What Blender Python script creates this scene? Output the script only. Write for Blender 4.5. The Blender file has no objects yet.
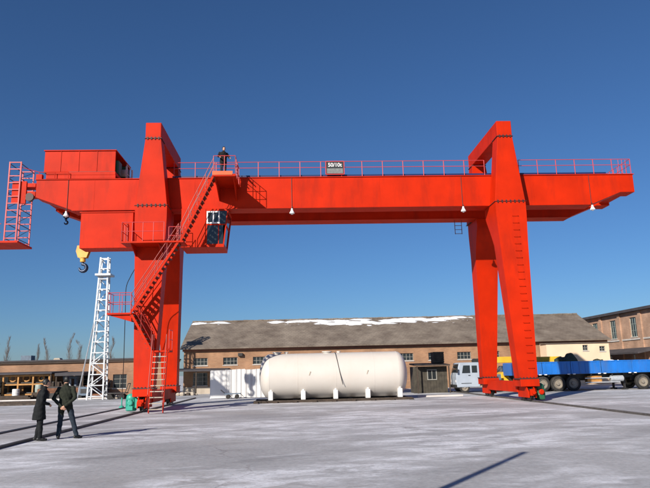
import bpy, bmesh, math, random
from mathutils import Vector, Matrix, Quaternion
random.seed(7)
S = bpy.context.scene
COL = S.collection
pi = math.pi

# ------------------------------------------------------------------ camera
F_PX, HOR, ROLL, CAM_Z, YAW = 624.0, 372.0, 0.025, 1.65, math.radians(2.9)
PITCH = math.atan((HOR - 244) / F_PX)
fw = Vector((math.sin(YAW) * math.cos(PITCH), math.cos(YAW) * math.cos(PITCH), math.sin(PITCH)))
rt = Vector((math.cos(YAW), -math.sin(YAW), 0))
up = rt.cross(fw)
cr, sr = math.cos(ROLL), math.sin(ROLL)
Rv, Uv = rt * cr - up * sr, up * cr + rt * sr
cam = bpy.data.cameras.new('camera')
cam.sensor_width = 36.0
cam.lens = 36.0 * F_PX / 650.0
cam.clip_end = 6000
camo = bpy.data.objects.new('camera', cam)
m = Matrix((Rv, Uv, -fw)).transposed().to_4x4()
m.translation = (0, 0, CAM_Z)
camo.matrix_world = m
COL.objects.link(camo)
S.camera = camo

# ------------------------------------------------------------------ sky, sun, exposure
SUN_EL = math.radians(26.5)
SUN_AZ = math.radians(35)            # light travels towards +X sin, +Y cos
w = bpy.data.worlds.new('World')
S.world = w
w.use_nodes = True
nt = w.node_tree
sky = nt.nodes.new('ShaderNodeTexSky')
sky.sky_type = 'NISHITA'
sky.sun_disc = False
sky.sun_elevation = SUN_EL
sky.sun_rotation = SUN_AZ + pi
sky.altitude = 0
sky.air_density = 1.0
sky.dust_density = 0.35
sky.ozone_density = 10
bg = nt.nodes['Background']
nt.links.new(sky.outputs[0], bg.inputs[0])
bg.inputs[1].default_value = 0.067
sl = bpy.data.lights.new('sun', 'SUN')
sl.energy = 4.9
sl.angle = math.radians(0.53)
sl.color = (1.0, 0.93, 0.83)
so = bpy.data.objects.new('sun', sl)
sd = Vector((math.sin(SUN_AZ) * math.cos(SUN_EL), math.cos(SUN_AZ) * math.cos(SUN_EL), -math.sin(SUN_EL)))
so.rotation_euler = sd.to_track_quat('-Z', 'Y').to_euler()
so.location = (-20, -20, 30)
COL.objects.link(so)
S.view_settings.view_transform = 'Standard'
S.view_settings.look = 'None'
S.view_settings.gamma = 1
S.view_settings.use_curve_mapping = False
S.view_settings.exposure = 0.4

# ------------------------------------------------------------------ materials
def mat(name, col, rough=0.6, metal=0.0, var=0.12, scale=1.5, bump=0.0, bscale=40, dirt=None, dirt_amt=0.0, spec=0.5, coat=0.0):
    M = bpy.data.materials.new(name)
    M.use_nodes = True
    n, l = M.node_tree.nodes, M.node_tree.links
    b = n['Principled BSDF']
    b.inputs['Roughness'].default_value = rough
    b.inputs['Metallic'].default_value = metal
    b.inputs['Specular IOR Level'].default_value = spec
    b.inputs['Coat Weight'].default_value = coat
    g = n.new('ShaderNodeNewGeometry')
    tx = n.new('ShaderNodeTexNoise')
    tx.inputs['Scale'].default_value = scale
    tx.inputs['Detail'].default_value = 6
    l.new(g.outputs['Position'], tx.inputs['Vector'])
    mx = n.new('ShaderNodeMix')
    mx.data_type = 'RGBA'
    lo = tuple(max(0, c * (1 - var)) for c in col) + (1,)
    hi = tuple(min(1, c * (1 + var)) for c in col) + (1,)
    mx.inputs['A'].default_value = lo
    mx.inputs['B'].default_value = hi
    rp = n.new('ShaderNodeMapRange')
    rp.inputs['From Min'].default_value = 0.3
    rp.inputs['From Max'].default_value = 0.7
    l.new(tx.outputs['Fac'], rp.inputs['Value'])
    l.new(rp.outputs[0], mx.inputs['Factor'])
    out = mx.outputs['Result']
    if dirt:
        t2 = n.new('ShaderNodeTexNoise')
        t2.inputs['Scale'].default_value = scale * 0.6
        t2.inputs['Detail'].default_value = 9
        t2.inputs['Roughness'].default_value = 0.7
        mp = n.new('ShaderNodeMapping')
        mp.inputs['Scale'].default_value = (2.2, 2.2, 0.45)
        l.new(g.outputs['Position'], mp.inputs['Vector'])
        l.new(mp.outputs[0], t2.inputs['Vector'])
        r2 = n.new('ShaderNodeMapRange')
        r2.inputs['From Min'].default_value = 0.5
        r2.inputs['From Max'].default_value = 0.75
        r2.inputs['To Max'].default_value = dirt_amt
        l.new(t2.outputs['Fac'], r2.inputs['Value'])
        m2 = n.new('ShaderNodeMix')
        m2.data_type = 'RGBA'
        l.new(r2.outputs[0], m2.inputs['Factor'])
        l.new(out, m2.inputs['A'])
        m2.inputs['B'].default_value = tuple(dirt) + (1,)
        out = m2.outputs['Result']
    l.new(out, b.inputs['Base Color'])
    if bump:
        t3 = n.new('ShaderNodeTexNoise')
        t3.inputs['Scale'].default_value = bscale
        t3.inputs['Detail'].default_value = 4
        l.new(g.outputs['Position'], t3.inputs['Vector'])
        bp = n.new('ShaderNodeBump')
        bp.inputs['Strength'].default_value = bump
        bp.inputs['Distance'].default_value = 0.03
        l.new(t3.outputs['Fac'], bp.inputs['Height'])
        l.new(bp.outputs[0], b.inputs['Normal'])
    return M

RED = mat('red_paint', (0.50, 0.0185, 0.0008), 0.55, spec=0.12, var=0.12, scale=0.9, bump=0.16, bscale=1.3, dirt=(0.22, 0.014, 0.005), dirt_amt=0.6)
REDR = mat('red_rail_paint', (0.30, 0.012, 0.006), 0.5, var=0.1)
PINK = mat('faded_red_paint', (0.50, 0.045, 0.045), 0.5, var=0.1)
DARKST = mat('dark_steel', (0.035, 0.033, 0.032), 0.5, 0.3, var=0.3, scale=6)
STEEL = mat('galvanised_steel', (0.50, 0.52, 0.54), 0.5, 0.35, var=0.12, scale=8)
BOLT = mat('bolt_steel', (0.05, 0.02, 0.018), 0.6, var=0.2)
TOEB = mat('orange_red_paint', (0.62, 0.09, 0.015), 0.5)
RAILST = mat('worn_rail_steel', (0.13, 0.118, 0.11), 0.55, 0.3, var=0.3, scale=5)
BLUEBAR = mat('navy_paint', (0.006, 0.013, 0.075), 0.5)
WHITE = mat('white_paint', (0.70, 0.69, 0.67), 0.4, var=0.04)
CREAMTANK = mat('cream_tank_paint', (0.57, 0.53, 0.48), 0.38, var=0.035, scale=0.8, dirt=(0.5, 0.42, 0.34), dirt_amt=0.3)
YELLOW = mat('yellow_paint', (0.72, 0.42, 0.03), 0.45, var=0.12, dirt=(0.2, 0.12, 0.03), dirt_amt=0.5)
HOOKY = mat('hook_yellow_paint', (0.7, 0.38, 0.06), 0.45, var=0.1, dirt=(0.25, 0.12, 0.03), dirt_amt=0.5)
GREEN = mat('green_motor_paint', (0.018, 0.095, 0.045), 0.45, var=0.15)
TEAL = mat('teal_motor_paint', (0.03, 0.30, 0.22), 0.45, var=0.15)
BLUE = mat('blue_trailer_paint', (0.012, 0.15, 0.52), 0.4, var=0.12, scale=1.2, dirt=(0.08, 0.11, 0.17), dirt_amt=0.65)
SILVER = mat('silver_blue_paint', (0.42, 0.47, 0.53), 0.35, 0.2, var=0.08)
RUBBER = mat('tyre_rubber', (0.02, 0.019, 0.018), 0.85, var=0.25, scale=9, dirt=(0.12, 0.1, 0.08), dirt_amt=0.5)
RIM = mat('wheel_rim_paint', (0.26, 0.225, 0.18), 0.6, 0.2, var=0.25)
WOOD = mat('dark_timber', (0.05, 0.035, 0.025), 0.85, var=0.35, scale=5)
RUST = mat('rusty_steel', (0.16, 0.065, 0.03), 0.8, var=0.35, scale=5)
ORANGEST = mat('orange_steel_paint', (0.42, 0.2, 0.05), 0.6, var=0.2, scale=4, dirt=(0.1, 0.05, 0.02), dirt_amt=0.5)
PLASTER = mat('cream_plaster', (0.72, 0.55, 0.38), 0.85, var=0.06, scale=1.2, bump=0.15)
TANPL = mat('tan_plaster', (0.55, 0.40, 0.28), 0.85, var=0.1, scale=1.2, bump=0.15, dirt=(0.3, 0.24, 0.18), dirt_amt=0.5)
GREYPL = mat('grey_plaster', (0.42, 0.36, 0.29), 0.9, var=0.12, scale=1.5, dirt=(0.25, 0.2, 0.16), dirt_amt=0.6)
EAVE = mat('dark_eave', (0.05, 0.045, 0.05), 0.8, var=0.2)
FRIEZE = mat('red_brown_frieze', (0.26, 0.11, 0.065), 0.85, var=0.15, scale=2)
FRAME = mat('grey_window_frame', (0.26, 0.25, 0.22), 0.6, var=0.1)
GREENTARP = mat('dark_green_tarp', (0.03, 0.045, 0.03), 0.7, var=0.4, scale=4, bump=0.4, bscale=8)
SHEDW = mat('weathered_dark_boards', (0.052, 0.044, 0.032), 0.85, var=0.35, scale=4)
BARK = mat('grey_bark', (0.16, 0.13, 0.11), 0.9, var=0.2)
SNOW = mat('old_snow', (0.74, 0.76, 0.8), 0.7, var=0.04, scale=5, bump=0.3, bscale=9)
BLACKC = mat('black_cable', (0.012, 0.012, 0.013), 0.6, var=0.1)
DEBRIS = mat('brown_scrap', (0.06, 0.045, 0.035), 0.85, var=0.4, scale=6)
CLOTH1 = mat('dark_coat_cloth', (0.012, 0.013, 0.014), 0.9, var=0.3, scale=14, bump=0.4, bscale=18, spec=0.2)
CLOTH2 = mat('dark_green_jacket_cloth', (0.021, 0.024, 0.017), 0.9, var=0.3, scale=14, bump=0.4, bscale=18, spec=0.2)
JEANS = mat('dark_jeans_cloth', (0.022, 0.03, 0.042), 0.9, var=0.3, scale=14, bump=0.3, bscale=18, spec=0.2)
SKIN = mat('skin', (0.48, 0.26, 0.17), 0.55, var=0.08)
HAIR = mat('black_hair', (0.01, 0.009, 0.008), 0.55, var=0.2)
SHOE = mat('black_shoe', (0.012, 0.011, 0.01), 0.5)
SIGNBL = mat('sign_black', (0.02, 0.02, 0.022), 0.5)
SIGNGR = mat('sign_grey', (0.16, 0.17, 0.16), 0.6, var=0.25, scale=9)
LAMPW = mat('lamp_enamel', (0.85, 0.85, 0.82), 0.3, var=0.02)
BULBB = mat('steel_hook_dark', (0.02, 0.035, 0.07), 0.35, 0.4)
KERB = mat('pale_kerb_concrete', (0.5, 0.47, 0.44), 0.9, var=0.12, scale=2)
CLUTTER = mat('dull_blue_paint', (0.10, 0.14, 0.19), 0.6, var=0.25, scale=4)
PALEBL = mat('pale_grey_green_paint', (0.27, 0.32, 0.29), 0.6, var=0.2, scale=3)

def glass_mat():
    M = bpy.data.materials.new('dark_window_glass')
    M.use_nodes = True
    b = M.node_tree.nodes['Principled BSDF']
    b.inputs['Base Color'].default_value = (0.02, 0.025, 0.028, 1)
    b.inputs['Roughness'].default_value = 0.08
    n, l = M.node_tree.nodes, M.node_tree.links
    g = n.new('ShaderNodeNewGeometry')
    t = n.new('ShaderNodeTexNoise')
    t.inputs['Scale'].default_value = 0.9
    l.new(g.outputs['Position'], t.inputs['Vector'])
    bp = n.new('ShaderNodeBump')
    bp.inputs['Strength'].default_value = 0.25
    bp.inputs['Distance'].default_value = 0.05
    l.new(t.outputs['Fac'], bp.inputs['Height'])
    l.new(bp.outputs[0], b.inputs['Normal'])
    return M
GLASS = glass_mat()

def brick_mat(name, c1, c2, mortar, scale=1.0, axis='X'):
    M = bpy.data.materials.new(name)
    M.use_nodes = True
    n, l = M.node_tree.nodes, M.node_tree.links
    b = n['Principled BSDF']
    b.inputs['Roughness'].default_value = 0.9
    g = n.new('ShaderNodeNewGeometry')
    sp = n.new('ShaderNodeSeparateXYZ')
    l.new(g.outputs['Position'], sp.inputs[0])
    cb = n.new('ShaderNodeCombineXYZ')
    l.new(sp.outputs['X' if axis == 'X' else 'Y'], cb.inputs[0])
    l.new(sp.outputs['Z'], cb.inputs[1])
    br = n.new('ShaderNodeTexBrick')
    br.inputs['Color1'].default_value = c1 + (1,)
    br.inputs['Color2'].default_value = c2 + (1,)
    br.inputs['Mortar'].default_value = mortar + (1,)
    br.inputs['Scale'].default_value = scale
    br.inputs['Brick Width'].default_value = 0.25
    br.inputs['Row Height'].default_value = 0.067
    br.inputs['Mortar Size'].default_value = 0.008
    l.new(cb.outputs[0], br.inputs['Vector'])
    ns = n.new('ShaderNodeTexNoise')
    ns.inputs['Scale'].default_value = 0.8
    ns.inputs['Detail'].default_value = 7
    l.new(g.outputs['Position'], ns.inputs['Vector'])
    mr = n.new('ShaderNodeMapRange')
    mr.inputs['From Min'].default_value = 0.3
    mr.inputs['From Max'].default_value = 0.7
    mr.inputs['To Min'].default_value = 0.72
    mr.inputs['To Max'].default_value = 1.2
    l.new(ns.outputs['Fac'], mr.inputs['Value'])
    vm = n.new('ShaderNodeMix')
    vm.data_type = 'RGBA'
    vm.blend_type = 'MULTIPLY'
    vm.inputs['Factor'].default_value = 1
    l.new(br.outputs['Color'], vm.inputs['A'])
    l.new(mr.outputs[0], vm.inputs['B'])
    l.new(vm.outputs['Result'], b.inputs['Base Color'])
    return M
BRICK = brick_mat('tan_brick', (0.35, 0.18, 0.09), (0.28, 0.135, 0.068), (0.30, 0.22, 0.155))
BRICK2 = brick_mat('red_tan_brick', (0.42, 0.24, 0.15), (0.33, 0.175, 0.105), (0.42, 0.34, 0.27), axis='Y')
BRICK3 = brick_mat('orange_brick', (0.30, 0.155, 0.085), (0.25, 0.125, 0.068), (0.28, 0.21, 0.15))

def roof_mat():
    M = bpy.data.materials.new('weathered_tile_roof')
    M.use_nodes = True
    n, l = M.node_tree.nodes, M.node_tree.links
    b = n['Principled BSDF']
    b.inputs['Roughness'].default_value = 0.92
    g = n.new('ShaderNodeNewGeometry')
    t = n.new('ShaderNodeTexNoise')
    t.inputs['Scale'].default_value = 0.7
    t.inputs['Detail'].default_value = 9
    t.inputs['Roughness'].default_value = 0.65
    l.new(g.outputs['Position'], t.inputs['Vector'])
    cr_ = n.new('ShaderNodeValToRGB')
    e = cr_.color_ramp.elements
    e[0].position = 0.3
    e[0].color = (0.105, 0.078, 0.06, 1)
    e[1].position = 0.72
    e[1].color = (0.26, 0.215, 0.17, 1)
    l.new(t.outputs['Fac'], cr_.inputs[0])
    sp = n.new('ShaderNodeSeparateXYZ')
    l.new(g.outputs['Position'], sp.inputs[0])
    cb = n.new('ShaderNodeCombineXYZ')
    l.new(sp.outputs['X'], cb.inputs[0])
    l.new(sp.outputs['Z'], cb.inputs[1])
    br = n.new('ShaderNodeTexBrick')
    br.inputs['Scale'].default_value = 1
    br.inputs['Brick Width'].default_value = 0.33
    br.inputs['Row Height'].default_value = 0.14
    br.inputs['Mortar Size'].default_value = 0.012
    br.inputs['Color1'].default_value = (1.08, 1.06, 1.04, 1)
    br.inputs['Color2'].default_value = (0.84, 0.84, 0.84, 1)
    br.inputs['Mortar'].default_value = (0.45, 0.45, 0.45, 1)
    l.new(cb.outputs[0], br.inputs['Vector'])
    mx = n.new('ShaderNodeMix')
    mx.data_type = 'RGBA'
    mx.blend_type = 'MULTIPLY'
    mx.inputs['Factor'].default_value = 0.45
    l.new(cr_.outputs[0], mx.inputs['A'])
    l.new(br.outputs['Color'], mx.inputs['B'])
    l.new(mx.outputs['Result'], b.inputs['Base Color'])
    bp = n.new('ShaderNodeBump')
    bp.inputs['Strength'].default_value = 0.6
    bp.inputs['Distance'].default_value = 0.03
    l.new(br.outputs['Color'], bp.inputs['Height'])
    l.new(bp.outputs[0], b.inputs['Normal'])
    return M
ROOF = roof_mat()

def ground_mat():
    M = bpy.data.materials.new('concrete_yard')
    M.use_nodes = True
    n, l = M.node_tree.nodes, M.node_tree.links
    b = n['Principled BSDF']
    b.inputs['Roughness'].default_value = 0.85
    b.inputs['Specular IOR Level'].default_value = 0.3
    g = n.new('ShaderNodeNewGeometry')
    def noise(scale, detail=6, rough=0.55, stretch=(1, 1, 1), off=(0, 0, 0), rot=0.0, dist=0.0):
        mp = n.new('ShaderNodeMapping')
        mp.inputs['Scale'].default_value = stretch
        mp.inputs['Location'].default_value = off
        mp.inputs['Rotation'].default_value = (0, 0, rot)
        l.new(g.outputs['Position'], mp.inputs['Vector'])
        t = n.new('ShaderNodeTexNoise')
        t.inputs['Scale'].default_value = scale
        t.inputs['Detail'].default_value = detail
        t.inputs['Roughness'].default_value = rough
        t.inputs['Distortion'].default_value = dist
        l.new(mp.outputs[0], t.inputs['Vector'])
        return t.outputs['Fac']
    def rng(v, a, c, lo=0.0, hi=1.0):
        r = n.new('ShaderNodeMapRange')
        r.interpolation_type = 'SMOOTHSTEP'
        for k, x in zip(('From Min', 'From Max', 'To Min', 'To Max'), (a, c, lo, hi)):
            r.inputs[k].default_value = x
        l.new(v, r.inputs['Value'])
        return r.outputs[0]
    def mix(f, a, bb, blend='MIX'):
        x = n.new('ShaderNodeMix')
        x.data_type = 'RGBA'
        x.blend_type = blend
        l.new(f, x.inputs['Factor']) if not isinstance(f, float) else setattr(x.inputs['Factor'], 'default_value', f)
        l.new(a, x.inputs['A']) if not isinstance(a, tuple) else setattr(x.inputs['A'], 'default_value', a)
        l.new(bb, x.inputs['B']) if not isinstance(bb, tuple) else setattr(x.inputs['B'], 'default_value', bb)
        return x.outputs['Result']
    base = mix(rng(noise(0.22, 8, 0.6), 0.3, 0.7), (0.30, 0.298, 0.306, 1), (0.415, 0.41, 0.416, 1))
    grit = mix(rng(noise(9, 5, 0.7), 0.25, 0.75), (0.82, 0.82, 0.82, 1), (1.14, 1.14, 1.14, 1))
    base = mix(1.0, base, grit, 'MULTIPLY')
    # warm dust patches
    base = mix(rng(noise(0.16, 6, 0.6, off=(31, 7, 0)), 0.5, 0.75, 0, 0.5), base, (0.35, 0.315, 0.285, 1))
    # thin trodden snow: streaky white film with broken edges
    def mul(a_, b_):
        q = n.new('ShaderNodeMath')
        q.operation = 'MULTIPLY'
        for i_, v_ in enumerate((a_, b_)):
            if isinstance(v_, float): q.inputs[i_].default_value = v_
            else: l.new(v_, q.inputs[i_])
        return q.outputs[0]
    s1 = rng(noise(0.21, 10, 0.62, (0.6, 1.1, 1), (3.2, 11.3, 0), 0.15, 0.9), 0.42, 0.58)
    s2 = rng(noise(1.3, 10, 0.74, (0.7, 1.2, 1), (9, 2, 0), -0.2, 0.7), 0.36, 0.62)
    s3 = rng(noise(14, 6, 0.7, off=(5, 5, 0)), 0.3, 0.6, 0.45, 1.0)
    base = mix(mul(mul(s1, s2), mul(s3, 0.95)), base, (0.74, 0.745, 0.78, 1))
    s4 = rng(noise(0.55, 10, 0.7, (0.4, 1.5, 1), (41, 3, 0), 0.5, 0.6), 0.55, 0.68)
    base = mix(mul(mul(s4, s2), 0.8), base, (0.7, 0.705, 0.74, 1))
    # damp darker stains
    base = mix(rng(noise(0.42, 9, 0.65, (0.6, 1.4, 1), (17, 23, 0), 0.3, 0.5), 0.55, 0.74, 0, 0.6), base, (0.13, 0.128, 0.135, 1))
    # curved tyre smears
    wv = n.new('ShaderNodeTexWave')
    wv.inputs['Scale'].default_value = 0.11
    wv.inputs['Distortion'].default_value = 5.0
    wv.inputs['Detail'].default_value = 3
    wv.inputs['Detail Scale'].default_value = 0.5
    mpw = n.new('ShaderNodeMapping')
    mpw.inputs['Rotation'].default_value = (0, 0, 0.9)
    l.new(g.outputs['Position'], mpw.inputs['Vector'])
    l.new(mpw.outputs[0], wv.inputs['Vector'])
    base = mix(mul(rng(wv.outputs['Fac'], 0.9, 0.99), mul(s2, 0.3)), base, (0.17, 0.165, 0.17, 1))
    # hairline cracks
    dn = n.new('ShaderNodeTexNoise')
    dn.inputs['Scale'].default_value = 0.7
    dn.inputs['Detail'].default_value = 5
    l.new(g.outputs['Position'], dn.inputs['Vector'])
    ad = n.new('ShaderNodeVectorMath')
    ad.operation = 'MULTIPLY_ADD'
    l.new(dn.outputs['Color'], ad.inputs[0])
    ad.inputs[1].default_value = (1.6, 1.6, 0)
    l.new(g.outputs['Position'], ad.inputs[2])
    vo = n.new('ShaderNodeTexVoronoi')
    vo.feature = 'DISTANCE_TO_EDGE'
    vo.inputs['Scale'].default_value = 0.22
    l.new(ad.outputs[0], vo.inputs['Vector'])
    ck_ = rng(vo.outputs['Distance'], 0.0, 0.006, 1.0, 0.0)
    base = mix(mul(ck_, rng(noise(0.4, 4, off=(2, 9, 0)), 0.42, 0.62, 0.0, 0.35)), base, (0.15, 0.115, 0.115, 1))
    l.new(base, b.inputs['Base Color'])
    bp = n.new('ShaderNodeBump')
    bp.inputs['Strength'].default_value = 0.5
    bp.inputs['Distance'].default_value = 0.02
    l.new(noise(5, 8, 0.7), bp.inputs['Height'])
    l.new(bp.outputs[0], b.inputs['Normal'])
    return M
CONCRETE = ground_mat()

# ------------------------------------------------------------------ mesh helpers
OFF = {}
class MB:
    def __init__(s):
        s.v, s.f = [], []
    def add(s, vs, fs):
        o = len(s.v)
        s.v += [tuple(x) for x in vs]
        s.f += [tuple(i + o for i in q) for q in fs]
        return s
    def hexa(s, p):
        return s.add(p, [(3, 2, 1, 0), (4, 5, 6, 7), (0, 1, 5, 4), (1, 2, 6, 5), (2, 3, 7, 6), (3, 0, 4, 7)])
    def box(s, x0, x1, y0, y1, z0, z1):
        return s.hexa([(x0, y0, z0), (x1, y0, z0), (x1, y1, z0), (x0, y1, z0), (x0, y0, z1), (x1, y0, z1), (x1, y1, z1), (x0, y1, z1)])
    def frustum(s, a, za, b, zb):      # a,b = (x0,x1,y0,y1)
        return s.hexa([(a[0], a[2], za), (a[1], a[2], za), (a[1], a[3], za), (a[0], a[3], za), (b[0], b[2], zb), (b[1], b[2], zb), (b[1], b[3], zb), (b[0], b[3], zb)])
    def cone(s, p0, p1, r0, r1, n=8, caps=True):
        p0, p1 = Vector(p0), Vector(p1)
        d = (p1 - p0)
        if d.length < 1e-9:
            return s
        d.normalize()
        a = d.orthogonal().normalized()
        b = d.cross(a)
        vs = []
        for p, r in ((p0, r0), (p1, r1)):
            for i in range(n):
                t = 2 * pi * i / n
                vs.append(p + a * (r * math.cos(t)) + b * (r * math.sin(t)))
        fs = [(i, (i + 1) % n, n + (i + 1) % n, n + i) for i in range(n)]
        if caps:
            fs += [tuple(range(n - 1, -1, -1)), tuple(range(n, 2 * n))]
        return s.add(vs, fs)
    def tube(s, p0, p1, r, n=6):
        return s.cone(p0, p1, r, r, n)
    def path(s, pts, r, n=6):
        for a, b in zip(pts[:-1], pts[1:]):
            s.tube(a, b, r, n)
        return s
    def bar(s, p0, p1, wd, ht, upv=(0, 0, 1)):     # rectangular bar
        p0, p1 = Vector(p0), Vector(p1)
        d = (p1 - p0).normalized()
        sd_ = d.cross(Vector(upv))
        if sd_.length < 1e-5:
            sd_ = d.orthogonal()
        sd_.normalize()
        u_ = sd_.cross(d)
        a, b = sd_ * (wd / 2), u_ * (ht / 2)
        return s.hexa([p0 - a - b, p0 + a - b, p1 + a - b, p1 - a - b, p0 - a + b, p0 + a + b, p1 + a + b, p1 - a + b])
    def rect_loft(s, secs):            # secs: (x0,x1,y0,y1,z) from bottom to top
        vs, fs = [], []
        for x0, x1, y0, y1, z in secs:
            vs += [(x0, y0, z), (x1, y0, z), (x1, y1, z), (x0, y1, z)]
        for k in range(len(secs) - 1):
            fs += [(4 * k + i, 4 * k + (i + 1) % 4, 4 * k + 4 + (i + 1) % 4, 4 * k + 4 + i) for i in range(4)]
        n = len(vs)
        fs += [(3, 2, 1, 0), (n - 4, n - 3, n - 2, n - 1)]
        return s.add(vs, fs)
    def prism_xz(s, prof, y0, y1):     # profile CCW seen from -Y
        n = len(prof)
        vs = [(x, y0, z) for x, z in prof] + [(x, y1, z) for x, z in prof]
        fs = [tuple(range(n)), tuple(range(2 * n - 1, n - 1, -1))]
        fs += [(i, n + i, n + (i + 1) % n, (i + 1) % n) for i in range(n)]
        return s.add(vs, fs)
    def prism_yz(s, prof, x0, x1):
        n = len(prof)
        vs = [(x0, y, z) for y, z in prof] + [(x1, y, z) for y, z in prof]
        fs = [tuple(range(n)), tuple(range(2 * n - 1, n - 1, -1))]
        fs += [(i, n + i, n + (i + 1) % n, (i + 1) % n) for i in range(n)]
        return s.add(vs, fs)
    def prism_xy(s, prof, z0, z1):
        n = len(prof)
        vs = [(x, y, z0) for x, y in prof] + [(x, y, z1) for x, y in prof]
        fs = [tuple(range(n - 1, -1, -1)), tuple(range(n, 2 * n))]
        fs += [(i, (i + 1) % n, n + (i + 1) % n, n + i) for i in range(n)]
        return s.add(vs, fs)
    def lathe(s, c, axis, prof, n=24, caps=True):   # prof: list of (t along axis, radius)
        c, d = Vector(c), Vector(axis).normalized()
        a = d.orthogonal().normalized()
        b = d.cross(a)
        vs, fs = [], []
        for t, r in prof:
            for i in range(n):
                q = 2 * pi * i / n
                vs.append(c + d * t + a * (r * math.cos(q)) + b * (r * math.sin(q)))
        for k in range(len(prof) - 1):
            for i in range(n):
                fs.append((k * n + i, k * n + (i + 1) % n, (k + 1) * n + (i + 1) % n, (k + 1) * n + i))
        if caps:
            fs.append(tuple(range(n - 1, -1, -1)))
            fs.append(tuple((len(prof) - 1) * n + i for i in range(n)))
        return s.add(vs, fs)
    def ball(s, c, rx, ry, rz, n=12, k=8):
        vs, fs = [], []
        for j in range(1, k):
            ph = pi * j / k
            for i in range(n):
                t = 2 * pi * i / n
                vs.append((c[0] + rx * math.sin(ph) * math.cos(t), c[1] + ry * math.sin(ph) * math.sin(t), c[2] + rz * math.cos(ph)))
        top, bot = len(vs), len(vs) + 1
        vs += [(c[0], c[1], c[2] + rz), (c[0], c[1], c[2] - rz)]
        for j in range(k - 2):
            for i in range(n):
                fs.append((j * n + i, (j + 1) * n + i, (j + 1) * n + (i + 1) % n, j * n + (i + 1) % n))
        for i in range(n):
            fs.append((top, i, (i + 1) % n))
            fs.append((bot, (k - 2) * n + (i + 1) % n, (k - 2) * n + i))
        return s.add(vs, fs)
    def mesh(s, name, M, off=(0, 0, 0), smooth=False, bevel=0.0):
        me = bpy.data.meshes.new(name)
        me.from_pydata([(x - off[0], y - off[1], z - off[2]) for x, y, z in s.v], [], s.f)
        bm = bmesh.new()
        bm.from_mesh(me)
        bmesh.ops.recalc_face_normals(bm, faces=bm.faces)
        if bevel:
            bmesh.ops.bevel(bm, geom=bm.edges[:], offset=bevel, segments=1, affect='EDGES', clamp_overlap=True)
        bm.to_mesh(me)
        bm.free()
        me.materials.append(M)
        if smooth:
            me.polygons.foreach_set('use_smooth', [True] * len(me.polygons))
            try:
                me.set_sharp_from_angle(angle=math.radians(38))
            except Exception:
                pass
        return me
    def build(s, name, M, parent=None, smooth=False, bevel=0.0):
        off = OFF.get(parent.name, (0, 0, 0)) if parent else (0, 0, 0)
        o = bpy.data.objects.new(name, s.mesh(name, M, off, smooth, bevel))
        COL.objects.link(o)
        if parent:
            o.parent = parent
            OFF[o.name] = off
        return o

def root(name, loc, label, cat, group=None):
    o = bpy.data.objects.new(name, None)
    o.empty_display_size = 0.3
    COL.objects.link(o)
    o.location = loc
    OFF[o.name] = tuple(loc)
    tag(o, label, cat, group)
    return o
def tag(o, label, cat, group=None, kind=None):
    if label: o['label'] = label
    if cat: o['category'] = cat
    if group: o['group'] = group
    if kind: o['kind'] = kind
    return o
def struct(o):
    o['kind'] = 'structure'
    return o
def inst(name, me, parent, loc, rot=None, scale=None):     # shared mesh piece; loc in world when the root is unrotated
    o = bpy.data.objects.new(name, me)
    COL.objects.link(o)
    o.parent = parent
    off = OFF.get(parent.name, (0, 0, 0))
    o.location = (loc[0] - off[0], loc[1] - off[1], loc[2] - off[2])
    if rot: o.rotation_euler = rot
    if scale: o.scale = scale
    OFF[o.name] = loc
    return o
def copy_tree(o, parent=None):
    c = o.copy()
    COL.objects.link(c)
    if parent: c.parent = parent
    for ch in list(o.children):
        copy_tree(ch, c)
    return c

# ================================================================== THE SETTING
g = MB().add([(-1500, -300, 0), (1500, -300, 0), (1500, 2500, 0), (-1500, 2500, 0)], [(0, 1, 2, 3)]).build('ground', CONCRETE)
struct(g)
# crane rails set in the yard
XL, XR = -7.3, 11.4
for x, nm, lb in ((XL, 'crane_rail', 'dark steel crane rail in the concrete running past the two standing men'),
                  (XR, 'crane_rail', 'dark steel crane rail in the concrete under the right legs')):
    mb = MB()
    mb.box(x - 0.06, x + 0.06, -20, 47, 0.004, 0.015)
    mb.box(x - 0.018, x + 0.018, -20, 47, 0.015, 0.045)
    mb.box(x - 0.034, x + 0.034, -20, 47, 0.045, 0.075)
    tag(mb.build(nm, RAILST), lb, 'crane rail', 'crane rails')
mb = MB().box(-9.42, -9.34, -20, 44, 0.004, 0.035).box(-9.30, -9.22, -20, 44, 0.004, 0.035)
tag(mb.build('cable_channel', DARKST), 'narrow dark steel cable channel on the ground left of the rail', 'cable channel')

mb = MB().box(-60, -10.5, 51.7, 52.0, 0.0, 0.10)
struct(mb.build('kerb', KERB))

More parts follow.
